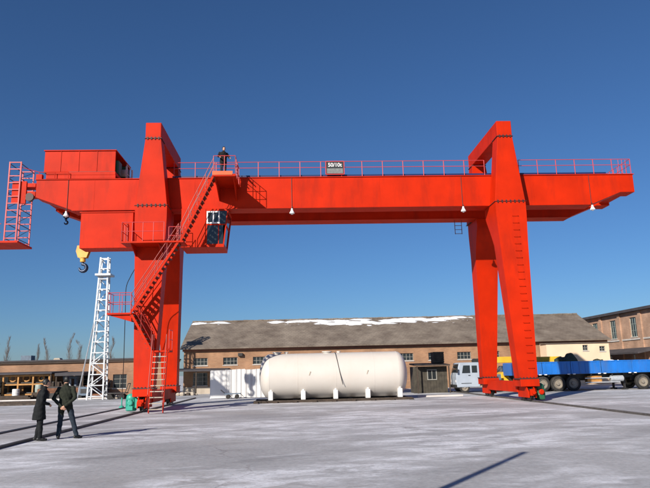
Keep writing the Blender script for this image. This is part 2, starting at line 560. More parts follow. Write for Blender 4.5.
# ------------------------------------------------------------------ buildings
def wall_openings(parent, name, M, axis, at, a0, a1, z0, z1, wins, depth=0.16, thick=0.3, frame_m=FRAME, bars=(2, 1)):
    """front wall with real openings. axis 'X': faces -Y at y=at, 'Y': faces -X at x=at. wins=(a0,a1,z0,z1)"""
    P = (lambda a, d, z: (a, at + d, z)) if axis == 'X' else (lambda a, d, z: (at + d, a, z))
    As = sorted(set([a0, a1] + [x for q in wins for x in q[:2]]))
    Zs = sorted(set([z0, z1] + [x for q in wins for x in q[2:4]]))
    mb = MB()
    for i in range(len(As) - 1):
        for j in range(len(Zs) - 1):
            ca, cz = (As[i] + As[i + 1]) / 2, (Zs[j] + Zs[j + 1]) / 2
            if any(q[0] < ca < q[1] and q[2] < cz < q[3] for q in wins):
                continue
            mb.add([P(As[i], 0, Zs[j]), P(As[i + 1], 0, Zs[j]), P(As[i + 1], 0, Zs[j + 1]), P(As[i], 0, Zs[j + 1])], [(0, 1, 2, 3)])
    for q in wins:
        c = [(q[0], q[2]), (q[1], q[2]), (q[1], q[3]), (q[0], q[3])]
        for k in range(4):
            (ua, uz), (va, vz) = c[k], c[(k + 1) % 4]
            mb.add([P(ua, 0, uz), P(va, 0, vz), P(va, depth, vz), P(ua, depth, uz)], [(0, 1, 2, 3)])
    # back and sides so that the wall has thickness
    mb.add([P(a0, thick, z0), P(a1, thick, z0), P(a1, thick, z1), P(a0, thick, z1)], [(0, 1, 2, 3)])
    for (ua, uz), (va, vz) in zip([(a0, z0), (a1, z0), (a1, z1), (a0, z1)], [(a1, z0), (a1, z1), (a0, z1), (a0, z0)]):
        mb.add([P(ua, 0, uz), P(va, 0, vz), P(va, thick, vz), P(ua, thick, uz)], [(0, 1, 2, 3)])
    wl = mb.build(name, M, parent)
    for q in wins:
        f = MB()
        t = 0.05
        def bx(u0, u1, w0, w1, d0, d1):
            p = [P(u0, d0, w0), P(u1, d0, w0), P(u1, d1, w0), P(u0, d1, w0), P(u0, d0, w1), P(u1, d0, w1), P(u1, d1, w1), P(u0, d1, w1)]
            f.hexa(p)
        d0, d1 = depth - 0.07, depth - 0.01
        bx(q[0], q[0] + t, q[2], q[3], d0, d1)
        bx(q[1] - t, q[1], q[2], q[3], d0, d1)
        bx(q[0] + t, q[1] - t, q[2], q[2] + t, d0, d1)
        bx(q[0] + t, q[1] - t, q[3] - t, q[3], d0, d1)
        nb, nh = q[4] if len(q) > 4 else bars
        for k in range(1, nb + 1):
            a = q[0] + (q[1] - q[0]) * k / (nb + 1)
            bx(a - 0.018, a + 0.018, q[2] + t, q[3] - t, d0 + 0.005, d1 - 0.005)
        for k in range(1, nh + 1):
            z = q[2] + (q[3] - q[2]) * k / (nh + 1)
            bx(q[0] + t, q[1] - t, z - 0.015, z + 0.015, d0 + 0.01, d1 - 0.01)
        wn = f.build('window', frame_m, parent)
        MB().add([P(q[0], depth - 0.03, q[2]), P(q[1], depth - 0.03, q[2]), P(q[1], depth - 0.03, q[3]), P(q[0], depth - 0.03, q[3])], [(0, 1, 2, 3)]).build('pane', GLASS, wn)
        s = MB()
        f = s
        bx(q[0] - 0.05, q[1] + 0.05, q[2] - 0.07, q[2] - 0.004, -0.05, depth - 0.08)
        s.build('sill', KERB, wn)
    return wl

# long tiled workshop behind the tank
BX0, BX1, BY, EZ, RZ, RY = -10.1, 29.0, 57.8, 3.74, 6.78, 63.7
b = root('brick_workshop', (9, 62, 0), 'long single-storey tan brick workshop with weathered tiled roof behind the tank', 'building')
wn = []
x = -7.85
for k in range(13):
    xc = -8.6 + 2.68 * k
    if 22.4 < xc < 28.9: continue
    wn.append((xc - 0.64, xc + 0.64, 2.49, 3.16, (3, 1)))
wn.append((-9.25, -7.95, 0.72, 1.86, (2, 2)))
wn.append((15.2, 16.4, 0.72, 1.86, (2, 2)))
wall_openings(b, 'front_wall', BRICK, 'X', BY, BX0, BX1, 0.0, EZ, wn)
MB().box(BX0 - 0.02, -7.0, BY - 0.03, BY - 0.004, 0, 0.6).build('plaster_base', GREYPL, b)
mb = MB()
mb.prism_yz([(BY + 0.3, 0), (69.6, 0), (69.6, EZ), (RY, RZ - .02), (BY + 0.3, EZ)], BX1 - 0.25, BX1)
mb.prism_yz([(BY + 0.3, 0), (69.6, 0), (69.6, EZ), (RY, RZ - .02), (BY + 0.3, EZ)], BX0, BX0 + 0.25)
mb.box(BX0 + 0.25, BX1 - 0.25, 69.3, 69.6, 0, EZ)
mb.build('gable_wall', BRICK, b)
MB().box(BX0 - 0.1, BX1 + 0.1, BY - 0.14, BY + 0.02, EZ + .004, EZ + .22).build('frieze', FRIEZE, b)
# roof as two tilted slabs with a slightly uneven, sagging surface
def roof_slab(y0, z0, y1, z1, nx=60, ny=10, th=0.12):
    mb = MB()
    vs = []
    for lay in (0, 1):
        for j in range(ny + 1):
            for i in range(nx + 1):
                t = j / ny
                xx = BX0 - 0.25 + (BX1 - BX0 + 0.5) * i / nx
                sag = 0.05 * math.sin(xx * 0.55 + 1) * math.sin(pi * t) + 0.03 * math.sin(xx * 1.3) * t
                sag += random.uniform(-0.012, 0.012) if lay else 0
                vs.append((xx, y0 + (y1 - y0) * t, z0 + (z1 - z0) * t + (th if lay else 0) + sag))
    n = (nx + 1) * (ny + 1)
    fs = []
    for j in range(ny):
        for i in range(nx):
            a = j * (nx + 1) + i
            q = (a, a + 1, a + nx + 2, a + nx + 1)
            fs.append(tuple(reversed(q)))
            fs.append(tuple(k + n for k in q))
    edge = [j * (nx + 1) for j in range(ny + 1)]
    for rim in ([i for i in range(nx + 1)], [ny * (nx + 1) + i for i in range(nx + 1)], edge, [e + nx for e in edge]):
        for p, q in zip(rim[:-1], rim[1:]):
            fs.append((p, q, q + n, p + n))
    return mb.add(vs, fs)
rf = roof_slab(BY - 0.5, EZ + .18, RY, RZ).build('roof', ROOF, b)
roof_slab(70.1, EZ + .05, RY + .02, RZ - .01).build('roof', ROOF, b)
mb = MB()
for i in range(78):
    xx = BX0 - 0.2 + (BX1 - BX0 + 0.4) * i / 78
    mb.box(xx, xx + 0.49, RY - .16, RY + .16, RZ + .06 + random.uniform(-.02, .02), RZ + .2 + random.uniform(-.02, .025))
mb.build('ridge_cap', ROOF, rf)
from mathutils import noise as mn
SPOTS = ((-1.7, .93, .5, .03), (.4, .92, .9, .035), (1.9, .93, .9, .03), (2.6, .83, .6, .045), (3.6, .93, .8, .03), (4.6, .82, 1.1, .05), (6.2, .85, 1.0, .05), (7.3, .80, .7, .035),
         (8.3, .88, 1.2, .05), (9.6, .83, .5, .04), (10.3, .92, 1.1, .045), (11.7, .88, .9, .05), (13.0, .94, .7, .03), (5.6, .95, .6, .025), (14.2, .96, .5, .025), (-8.3, .92, .5, .03), (-6.4, .94, .5, .03), (-8.45, .03, .4, .02))
def snow_sheet(x0, x1, t0, t1, nx, ny):
    """thin melting snow: a height field that dips under the tiles where the snow has gone"""
    hs, vs = {}, []
    for j in range(ny + 1):
        for i in range(nx + 1):
            px = x0 + (x1 - x0) * i / nx
            pt = t0 + (t1 - t0) * j / ny
            mk = 0.0
            for sx, st, hl, hw in SPOTS:
                mk = max(mk, math.exp(-(((px / 1.18 - sx) / (hl * 1.35)) ** 2 + ((pt - st) / (hw * 1.5)) ** 2)))
            nz = mn.fractal(Vector((px * .9, pt * 22, 3.1)), .9, 2.1, 6)
            h = mk * 1.05 - .50 + nz * .62
            h = max(-.06, min(.075, h * .13))
            y = BY - 0.5 + (RY - BY + 0.5) * pt
            sag = 0.05 * math.sin(px * 0.55 + 1) * math.sin(pi * pt) + 0.03 * math.sin(px * 1.3) * pt
            hs[(i, j)] = h
            vs.append((px, y, EZ + .18 + (RZ - EZ - .18) * pt + 0.12 + sag + .012 + h))
    fs = []
    for j in range(ny):
        for i in range(nx):
            if max(hs[(i, j)], hs[(i + 1, j)], hs[(i, j + 1)], hs[(i + 1, j + 1)]) > -.02:
                fs.append((j * (nx + 1) + i, j * (nx + 1) + i + 1, (j + 1) * (nx + 1) + i + 1, (j + 1) * (nx + 1) + i))
    used = sorted({k for f in fs for k in f})
    mp = {k: n_ for n_, k in enumerate(used)}
    o = MB().add([vs[k] for k in used], [tuple(mp[k] for k in f) for f in fs]).build('snow_cover', SNOW, rf, smooth=True)
    o['kind'] = 'stuff'
snow_sheet(-3.2, 18.2, .70, .985, 330, 46)
snow_sheet(-10.3, -6.2, .84, .985, 70, 26)
MB().box(-5.2, -4.8, BY - 0.3, BY - 0.004, 3.25, 3.52).build('vent_box', DARKST, b)

# cream annex against the workshop
a_ = root('cream_annex', (25.5, 57, 0), 'cream plastered lean-to block with two small windows behind the trailer', 'building')
wall_openings(a_, 'wall', PLASTER, 'X', 56.1, 22.6, 28.4, 0, 3.66, [(25.96, 26.46, 2.98, 3.48, (1, 1)), (27.5, 28.03, 2.89, 3.34, (1, 1))], bars=(1, 1))
MB().box(22.6, 22.8, 56.4, 57.6, 0, 3.65).build('wall', PLASTER, a_)
MB().box(28.2, 28.4, 56.4, 57.6, 0, 3.65).build('wall', PLASTER, a_)
MB().prism_yz([(55.95, 3.664), (57.25, 3.664), (57.25, 3.74), (55.95, 3.70)], 22.45, 28.55).build('roof', ROOF, a_)

# canopy in front of the workshop's left end
c_ = root('lean_to_canopy', (-8.7, 56.3, 0), 'low dark flat canopy on posts before the left end of the workshop', 'canopy')
MB().hexa([(-11.3, 55.3, 2.0), (-5.95, 55.3, 1.94), (-5.95, 57.7, 2.1), (-11.3, 57.7, 2.15), (-11.3, 55.3, 2.12), (-5.95, 55.3, 2.05), (-5.95, 57.7, 2.22), (-11.3, 57.7, 2.27)]).build('roof_sheet', EAVE, c_)
for x in (-11.1, -8.6, -6.15):
    MB().box(x - .05, x + .05, 55.4, 55.5, 0, 1.97).build('post', WOOD, c_)

# brick office block on the right, its long side facing the yard
b2 = root('brick_office_block', (38, 66, 0), 'two-storey red-tan brick block with dark flat roof edge at the right', 'building')
wn = []
for k in range(9):
    y0 = 49 + 4.05 * k
    wn.append((y0, y0 + 1.25, 4.35, 6.3, (2, 2)))
    if not (57 < y0 < 71):
        wn.append((y0, y0 + 1.25, 0.9, 2.6, (2, 2)))
wall_openings(b2, 'yard_wall', BRICK2, 'Y', 34.0, 48, 86, 0, 6.85, wn, frame_m=PALEBL)
MB().box(34.3, 46, 48, 86, 0, 6.84).build('block_core', BRICK2, b2)
MB().box(33.55, 46.5, 47.5, 86.5, 6.86, 7.12).build('roof_edge', EAVE, b2)
for k in range(9):
    y0 = 47.9 + 4.05 * k
    MB().box(33.86, 33.996, y0, y0 + 0.45, 0, 6.85).build('pilaster', BRICK2, b2)
MB().box(33.92, 33.994, 48, 86, 4.05, 4.2).build('string_course', KERB, b2)
MB().hexa([(32.4, 58.6, 2.65), (33.85, 58.6, 2.9), (33.85, 71.5, 2.9), (32.4, 71.5, 2.65), (32.4, 58.6, 2.8), (33.85, 58.6, 3.25), (33.85, 71.5, 3.25), (32.4, 71.5, 2.8)]).build('canopy', EAVE, b2)
for y in (59.5, 64, 68.5):
    MB().box(32.5, 32.6, y, y + 0.1, 0, 2.7).build('canopy_post', DARKST, b2)

# long low workshop on the left
b3 = root('low_brick_shed', (-26, 60, 0), 'long low orange brick shed with flat dark eaves at the left', 'building')
wn = [(-16.1, -14.9, 0.7, 1.9, (1, 2)), (-13.3, -12.3, 0.7, 1.9, (1, 2)), (-33, -31.8, 0.8, 1.9, (1, 2)), (-29.5, -28.3, 0.8, 1.9, (1, 2)), (-26, -24.8, 0.8, 1.9, (1, 2)), (-22.6, -21.4, 0.8, 1.9, (1, 2)), (-19.3, -18.1, .8, 1.9, (1, 2))]
wall_openings(b3, 'front_wall', BRICK3, 'X', 57.0, -52, -11.6, 0, 3.0, wn)
MB().box(-52, -11.6, 57.3, 64, 0, 2.99).build('shed_core', BRICK3, b3)
MB().box(-52.4, -11.5, 56.55, 64.4, 3.16, 3.28).build('roof', EAVE, b3)
MB().box(-52.2, -11.55, 56.8, 64.2, 3.004, 3.155).build('pale_fascia', TANPL, b3)
MB().box(-24.6, -23.7, 58, 58.9, 3.29, 3.75).build('roof_tank', CLUTTER, b3)
for x in (-21.8, -34):
    MB().prism_xz([(x - .35, 3.29), (x + .35, 3.29), (x + .22, 3.5), (x - .22, 3.5)], 59, 59.7).build('roof_vent', GREYPL, b3)

# bare poplars far behind the shed
def bare_tree(x, y, h, seed):
    rnd = random.Random(seed)
    t = root('bare_poplar_tree', (x, y, 0), 'thin bare poplar tree beyond the low shed roof', 'tree', 'bare poplars beyond the shed')
    tr = MB()
    pts = [(x + rnd.uniform(-.15, .15) * k, y, h * k / 6) for k in range(7)]
    for k in range(6):
        tr.cone(pts[k], pts[k + 1], 0.11 * (1 - k / 6.6), 0.11 * (1 - (k + 1) / 6.6), 5)
    tr.build('trunk', BARK, t)
    cr_ = MB()
    for k in range(120):
        f = rnd.uniform(0.18, 1.0)
        i = min(5, int(f * 6))
        p = Vector(pts[i]).lerp(Vector(pts[i + 1]), f * 6 - i)
        L = h * 0.24 * (1.15 - f) + 0.4
        a = rnd.uniform(0, 2 * pi)
        q = p + Vector((math.cos(a) * L * .33, math.sin(a) * L * .33, L * .8))
        cr_.cone(p, q, 0.022, 0.007, 4, False)
        for _ in range(4):
            s = p.lerp(q, rnd.uniform(.2, .9))
            a2 = rnd.uniform(0, 2 * pi)
            l2 = L * .45
            cr_.cone(s, s + Vector((math.cos(a2) * l2 * .4, math.sin(a2) * l2 * .4, l2 * .8)), 0.010, 0.004, 3, False)
    cr_.build('crown', BARK, t)
    return t
ORD = ('leftmost', 'second', 'third', 'fourth', 'fifth', 'sixth', 'seventh')
for k, (x, y, h) in enumerate(((-76, 165, 10.5), (-72, 162, 12), (-68, 170, 10.3), (-63.5, 165, 11.5), (-60, 172, 13), (-56, 166, 11), (-47, 165, 11.5))):
    bare_tree(x, y, h, k)['label'] = ('leftmost bare poplar' if k == 0 else ORD[k] + ' bare poplar from the left') + ' beyond the low shed roof'
# ================================================================== THE GANTRY CRANE
YN0, YN1 = 31.95, 32.85        # near girder
YF0, YF1 = 34.75, 35.65        # far girder
ZT, ZB = 11.85, 10.2
LY0, LY1 = 31.0, 36.6          # outer faces of near and far legs
crane = root('gantry_crane', (2.05, 33.8, 0), 'huge red double-girder gantry crane spanning the yard on four tapered legs', 'gantry crane')

prof = [(-13.4, ZT), (-13.4, 10.92), (-11.5, ZB), (16.15, ZB), (17.8, 10.86), (18.6, 10.86), (18.6, ZT)]
for y0, y1 in ((YN0, YN1), (YF0, YF1)):
    gd = MB().prism_xz(prof, y0, y1).build('girder', RED, crane, bevel=0.012)
    fl = MB()
    fl.box(-13.45, 18.65, y0 - 0.05, y1 + 0.05, ZT + 0.003, ZT + 0.04)
    fl.box(-11.5, 16.15, y0 - 0.045, y1 + 0.045, ZB - 0.035, ZB - 0.003)
    fl.build('flange', RED, gd)
    rl = MB().box(-13.3, 18.3, (y0 + y1) / 2 - .035, (y0 + y1) / 2 + .035, ZT + 0.043, ZT + 0.13)
    rl.build('trolley_rail', DARKST, gd)
    wl = MB()                      # butt-weld seams of the web plates, slightly proud
    for x in (-10.4, -5.2, 0.05, 4.6, 9.2, 13.0, 16.15, 17.8):
        wl.box(x - .012, x + .012, y0 - .006, y0 - 0.001, (ZB if x < 17 else 10.9) + .02, ZT - .02)
    wl.build('weld_seam', RED, gd)
for x0, x1 in ((-13.35, -12.75), (17.95, 18.55)):
    MB().box(x0, x1, YN1 + .003, YF0 - .003, 11.0, ZT - .05).build('end_tie_beam', RED, crane, bevel=0.01)
# navy conductor bar along the top
MB().box(-6.4, 17.2, 32.1, 32.24, ZT + .043, ZT + .2).build('conductor_bar', BLUEBAR, crane)

# ---- legs
def boltrow(x0, x1, y, z, n):
    mb = MB()
    for k in range(n):
        x = x0 + (x1 - x0) * (k + .5) / n
        mb.box(x - .028, x + .028, y - .045, y - .002, z - .075, z - .02)
        mb.box(x - .028, x + .028, y - .045, y - .002, z + .02, z + .075)
    return mb
ZS = 10.16
def leg(xc, near):
    o, i_hi = (LY0, 31.94) if near else (LY1, 35.66)   # outer and inner faces beside the girder
    i_lo = YN1 if near else YF0
    ob, ib = (30.62, 31.32) if near else (37.5, 36.8)     # at the foot
    srt = lambda a, b_: (min(a, b_), max(a, b_))
    mb = MB()
    mb.frustum((xc - .80, xc + .80) + srt(o, i_hi), ZS + .01, (xc - .40, xc + .40) + srt(o, o + (.82 if near else -.82)), 13.74)
    lg = mb.build('leg', RED, crane, bevel=0.015)
    mb = MB()
    # tapered lower leg that swells into a haunch under the girder
    secs = []
    nw = 1.0 if near else .9
    for z, hw, oo, ii in ((1.12, .46, .0, .0), (8.0, .735, .95, .945), (8.45, .755, .97, .72), (8.85, .775, .985, .5), (9.2, .79, .99, .27), (9.5, .80, 1.0, .09), (9.75, .80, 1.0, 0.0), (ZS - .01, .80, 1.0, 0.0)):
        if z < 2:
            ya_, yb_ = ob, ib
        else:
            ya_ = ob + (o - ob) * oo
            yb_ = i_lo + (-(.95) if near else .95) * ii
        hw *= nw
        secs.append((xc - hw, xc + hw) + srt(ya_, yb_) + (z,))
    mb.rect_loft(secs)
    mb.build('lower_leg', RED, lg, smooth=True)
    yf = o if near else i_lo
    MB().box(xc - .84, xc + .84, *srt(o - (.04 if near else -.04), i_hi), ZS - .008, ZS + .008).build('flange_plate', BOLT, lg)
    MB().box(xc - .52, xc + .52, *srt(ob - (.07 if near else -.07), ib), 1.07, 1.115).build('flange_plate', BOLT, lg)
    yb = (o if near else i_hi)
    boltrow(xc - .78, xc + .78, LY0 if near else 35.66, ZS, 7).build('bolts', BOLT, lg)['kind'] = 'stuff'
    boltrow(xc - .5, xc + .5, ob if near else ib, 1.09, 6).build('bolts', BOLT, lg)['kind'] = 'stuff'
    return lg
legs = {}
for xc in (XL + .08, XR - .08):
    for near in (True, False):
        legs[(xc < 0, near)] = leg(xc, near)
    cb = MB().box(xc - .40, xc + .40, LY0, LY1, 13.78, 14.62).build('top_cross_beam', RED, crane, bevel=0.02)
    MB().box(xc - .44, xc + .44, LY0 - .045, LY0 + .84, 13.745, 13.775).build('flange_plate', BOLT, cb)
    MB().box(xc - .44, xc + .44, LY1 - .84, LY1 + .045, 13.745, 13.775).build('flange_plate', BOLT, cb)
    boltrow(xc - .38, xc + .38, LY0, 13.76, 4).build('bolts', BOLT, cb)['kind'] = 'stuff'
# climbing rungs welded on the right near leg
rung = MB().path([(-.15, .02, 0), (-.15, -.06, 0), (.15, -.06, 0), (.15, .02, 0)], 0.011, 5).mesh('rung', RED)
for k in range(22):
    z = 1.6 + k * .37
    f = (z - 1.12) / (9.345 - 1.12)
    inst('rung', rung, legs[(False, True)], (XR + .1, 30.62 + .361 * min(1, (z - 1.12) / 6.88) + (max(0, z - 8.0) * .012), z))

# ---- end trucks with bogies
def wheel_mesh():
    return MB().lathe((0, 0, 0), (1, 0, 0), [(-.075, .2), (-.075, .30), (-.05, .30), (-.048, .25), (.048, .25), (.05, .30), (.075, .30), (.075, .2)], 24).mesh('wheel', DARKST, smooth=True)
WH = wheel_mesh()
for xc, left in ((XL + .08, True), (XR - .08, False)):
    et = MB()
    et.prism_yz([(31.62, .42), (36.5, .42), (36.5, .95), (31.62, .95)], xc - .26, xc + .26)
    eo = et.build('end_truck', RED, crane, bevel=0.015)
    for yc, sg in ((31.0, -1), (37.13, 1)):
        sd_ = MB()
        sd_.box(xc - .46, xc + .46, yc - .56, yc + .56, .72, 1.065)
        sd_.build('saddle', RED, eo, bevel=0.015)
        bg_ = MB()
        for s in (-1, 1):
            bg_.prism_yz([(yc - .72, .2), (yc + .72, .2), (yc + .72, .45), (yc + .45, .715), (yc - .45, .715), (yc - .72, .45)], xc + s * .17 - .03, xc + s * .17 + .03)
        bg_.build('bogie_frame', RED, eo, bevel=0.008)
        for dy in (-.42, .42):
            w_ = inst('wheel', WH, eo, (xc, yc + dy, .36))
        # end buffer
        MB().box(xc - .12, xc + .12, yc + sg * .72 - .05, yc + sg * .72 + .05, .3, .6).lathe((xc, yc + sg * .76, .45), (0, sg, 0), [(0, .06), (.12, .06), (.13, .09), (.18, .09)], 12).build('buffer', RED, eo)
        MB().box(xc - .22, xc - .02, yc - .2 + sg * .3, yc + .2 + sg * .3, .72, .74).build('cover_plate', BOLT, eo)
    # near-end motor and gearbox
    side = -1 if left else 1
    mm = TEAL if left else GREEN
    mx_ = xc + side * .62
    my = 31.0
    mo = MB().lathe((mx_, my, .06), (0, 0, 1), [(0, .2), (.05, .26), (.1, .235), (.55, .235), (.6, .25), (.72, .22), (.8, .12)], 20).build('travel_motor', mm, eo, smooth=True)
    fins = MB()
    for k in range(14):
        a = 2 * pi * k / 14
        fins.bar((mx_ + .24 * math.cos(a), my + .24 * math.sin(a), .17), (mx_ + .24 * math.cos(a), my + .24 * math.sin(a), .6), .016, .05, (math.cos(a), math.sin(a), 0))
    fins.build('cooling_fins', mm, mo)['kind'] = 'stuff'
    MB().lathe((mx_, my - .25, .45), (0, -1, 0), [(0, .13), (.05, .13), (.07, .09)], 14).build('motor_cap', RED if not left else mm, mo)
    MB().box(mx_ - .14, mx_ + .14, my - .3, my - .2, .1, .3).build('terminal_box', mm, mo, bevel=0.015)
    MB().box(xc + side * .21, xc + side * .40, my - .25, my + .25, .2, .66).build('gearbox', mm if left else RED, eo, bevel=0.02)

# ---- railings along both girders
post = MB().tube((0, 0, 0), (0, 0, .86), .021, 6).box(-.05, .05, -.03, .03, 0, .012).mesh('post', PINK)
def railing(y, x0, x1, n, h=.86, skip=None, base=ZT + .042):
    R_ = MB()
    for z in (h, h * .62):
        R_.tube((x0, y, base + z), (x1, y, base + z), .017, 6)
    ro = R_.build('girder_railing', PINK, crane)
    for k in range(n + 1):
        x = x0 + (x1 - x0) * k / n
        if skip and skip[0] < x < skip[1]: continue
        inst('post', post, ro, (x, y, base))
    return ro
railing(31.99, -6.3, 10.4, 15)
railing(31.99, 12.3, 18.55, 6)
railing(35.55, -6.3, 18.55, 22)
er = MB()
for z in (.86, .53):
    er.tube((18.55, 32.0, ZT + .042 + z), (18.55, 35.54, ZT + .042 + z), .017, 6)
eo = er.build('end_railing', PINK, crane)
for k in range(1, 8):
    inst('post', post, eo, (18.55, 32.0 + 3.55 * k / 8, ZT + .042))
er = MB()
for x in (17.9, 18.1, 18.3):
    er.tube((x, 32.0, ZT + .042), (x, 32.0, ZT + .9), .012, 5)
er.build('gate_bars', PINK, crane)

# ---- capacity sign on the railing
sg = MB().box(1.78, 2.72, 31.90, 31.95, 12.03, 12.71).build('capacity_sign', SIGNBL, crane)
fr = MB()
for a in ((1.74, 1.78, 12.0, 12.74), (2.72, 2.76, 12.0, 12.74)):
    fr.box(a[0], a[1], 31.885, 31.96, a[2], a[3])
fr.box(1.78, 2.72, 31.885, 31.96, 11.99, 12.03).box(1.78, 2.72, 31.885, 31.96, 12.71, 12.75)
fr.build('sign_frame', PINK, sg)
MB().box(1.82, 2.68, 31.888, 31.897, 12.06, 12.33).build('lower_panel', SIGNGR, sg)
def text_obj(txt, size, loc, parent, M, name, rot=(pi / 2, 0, 0), sx=1.0):
    cu = bpy.data.curves.new(name, 'FONT')
    cu.body = txt
    cu.size = size
    cu.extrude = 0.004
    cu.align_x = 'CENTER'
    cu.offset = size * 0.018
    tmp = bpy.data.objects.new(name, cu)
    COL.objects.link(tmp)
    dg = bpy.context.evaluated_depsgraph_get()
    me = bpy.data.meshes.new_from_object(tmp.evaluated_get(dg))
    bpy.data.objects.remove(tmp)
    me.materials.clear()
    me.materials.append(M)
    o = inst(name, me, parent, loc, rot)
    o.scale = (sx, 1, 1)
    return o
text_obj('50/10t', .30, (2.25, 31.885, 12.43), sg, WHITE, 'lettering', sx=.95)

# ---- floodlights under the near girder
for x in (-11.75, -.08, 9.05, 16.1):
    lm = MB().lathe((x, 31.86, 9.86), (0, 0, 1), [(0, .13), (.03, .135), (.14, .075), (.2, .05), (.26, .05)], 16).build('floodlight', LAMPW, crane, smooth=True)
    MB().tube((x, 31.86, 10.12), (x, 31.86, 10.24), .02).bar((x, 31.86, 10.24), (x, 31.95, 10.24), .04, .04).build('bracket', DARKST, lm)
    MB().tube((x, 31.93, 10.26), (x, 31.93, ZT - .02), .014).build('conduit', BOLT, lm)
    MB().ball((x, 31.86, 9.86), .07, .07, .06).build('bulb', LAMPW, lm, smooth=True)

# ---- electrical house hung under the near girder
eb = MB().box(-11.0, -8.32, 31.9, 32.9, 8.16, 10.03).build('electrical_house', RED, crane, bevel=0.015)
MB().box(-11.06, -8.26, 31.86, 32.94, 10.035, 10.09).build('lid', RED, eb)
hg = MB()
for x in (-10.8, -9.7, -8.5):
    hg.box(x - .05, x + .05, 32.0, 32.8, 10.093, 10.163)
hg.build('hanger', BOLT, eb)
MB().box(-8.93, -8.55, 31.875, 31.897, 8.5, 9.45).build('door', RED, eb)
MB().path([(-8.86, 31.86, 8.55), (-8.86, 31.8, 8.55), (-8.86, 31.8, 9.4), (-8.86, 31.86, 9.4)], .014).path([(-8.6, 31.86, 8.55), (-8.6, 31.8, 8.55), (-8.6, 31.8, 9.4), (-8.6, 31.86, 9.4)], .014).build('grab_rail', BOLT, eb)

# cable bracket ladder between electrical house and leg
ld = MB()
for x in (-8.2, -8.04):
    ld.bar((x, 32.2, 8.2), (x, 32.2, 10.1), .04, .04, (0, 1, 0))
for k in range(6):
    ld.bar((-8.2, 32.2, 8.35 + .32 * k), (-8.04, 32.2, 8.35 + .32 * k), .03, .03)
ld.build('cable_ladder', DARKST, crane)

# ---- operator cab with its red annex under the near girder
ca = MB().box(-5.75, -4.5, 31.35, 33.1, 8.02, 10.02).build('cab_annex', RED, crane, bevel=0.012)
cab = MB()
x0, x1, y0, y1, z0, z1 = -4.49, -3.36, 31.35, 33.1, 8.02, 10.02
cab.box(x0, x1, y0, y1, z1 - .1, z1)                    # roof
cab.prism_xz([(x0, z0), (x1 - .22, z0), (x1 - .2, z0 + .16), (x0, z0 + .16)], y0, y1)   # floor pan
for (xa, xb_) in ((x0, x0), (x1 - .06, x1 - .26)):
    for y in (y0 + .03, y1 - .03):
        cab.bar((xa + .03, y, z1 - .1), (xb_ + .03 if xa != x0 else xa + .03, y, z0 + .16), .06, .06, (0, 1, 0))
cab.bar((x0 + .06, y0 + .03, 9.2), (x1 - .14, y0 + .03, 9.2), .05, .06)
cab.bar((x1 - .13, y0 + .06, 9.2), (x1 - .13, y1 - .06, 9.2), .05, .06)
cab.box(x0 + .62, x0 + .66, y0 + .01, y0 + .05, z0 + .16, 9.17)
co = cab.build('operator_cab', RED, crane)
wf = MB()
xa, xb, za, zb = x0 + .03, x0 + .70, 9.24, 9.90
for bx_ in ((xa, xb, za, za + .07), (xa, xb, zb - .07, zb), (xa, xa + .07, za + .07, zb - .07), (xb - .07, xb, za + .07, zb - .07), ((xa + xb) / 2 - .04, (xa + xb) / 2 + .04, za + .07, zb - .07)):
    wf.box(bx_[0], bx_[1], y0 - .03, y0 - .002, bx_[2], bx_[3])
wf.build('white_window_frame', WHITE, co)
gl = MB()
gl.box(x0 + .03, x1 - .05, y0 + .02, y0 + .03, 9.23, 9.92)
gl.add([(x1 - .035, y0 + .06, 9.9), (x1 - .035, y1 - .06, 9.9), (x1 - .13, y1 - .06, 9.22), (x1 - .13, y0 + .06, 9.22)], [(0, 1, 2, 3)])
gl.build('pane', GLASS, co)
gl = MB().box(x0 + .06, x1 - .26, y0 + .02, y0 + .03, 8.19, 9.16)
gl.add([(x1 - .14, y0 + .06, 9.17), (x1 - .14, y1 - .06, 9.17), (x1 - .245, y1 - .06, 8.19), (x1 - .245, y0 + .06, 8.19)], [(0, 1, 2, 3)])
gl.build('pane', GLASS, co)
MB().box(x0 + .1, x1 - .3, y1 - .06, y1 - .02, 8.19, 9.9).build('back_wall', GREYPL, co)
st = MB().box(-4.1, -3.7, 32.3, 32.7, 8.45, 8.52).box(-4.1, -3.7, 32.66, 32.72, 8.52, 9.1).box(-3.95, -3.85, 32.45, 32.55, 8.19, 8.45)
st.build('operator_seat', DARKST, co)
hgm = MB()
for x in (-5.6, -4.6, -3.6):
    hgm.box(x - .05, x + .05, 32.05, 32.75, 10.023, 10.163)
hgm.build('cab_hanger', BOLT, crane)

# ---- stairs
def flight(p0, p1, ya, yb_, n, tread_d=.22, rail=True, name='stair_flight'):
    """flight in the XZ plane from p0=(x,z) to p1, between y=ya..yb_"""
    (xa, za), (xb, zb) = p0, p1
    mb = MB()
    for y in (ya, yb_):
        mb.bar((xa, y, za), (xb, y, zb), .03, .11, (0, 1, 0) if abs(xb - xa) < .01 else (0, 0, 1))
    so_ = mb.build(name, RED, crane)
    td = MB().box(-tread_d / 2, tread_d / 2, ya + .017, yb_ - .017, -.018, .018).mesh('tread', BOLT)
    for k in range(n):
        f = (k + .5) / n
        inst('tread', td, so_, (xa + (xb - xa) * f, 0, za + (zb - za) * f))
    if rail:
        L = math.hypot(xb - xa, zb - za)
        for y in (ya, yb_):
            hr = MB()
            q = .9
            for h in (q, q * .5):
                hr.tube((xa, y, za + h), (xb, y, zb + h), .018, 6)
            m_ = max(2, int(L / .9))
            for k in range(m_ + 1):
                f = k / m_
                hr.tube((xa + (xb - xa) * f, y, za + (zb - za) * f), (xa + (xb - xa) * f, y, za + (zb - za) * f + q), .016, 6)
            hr.build('handrail', REDR, so_)
    return so_
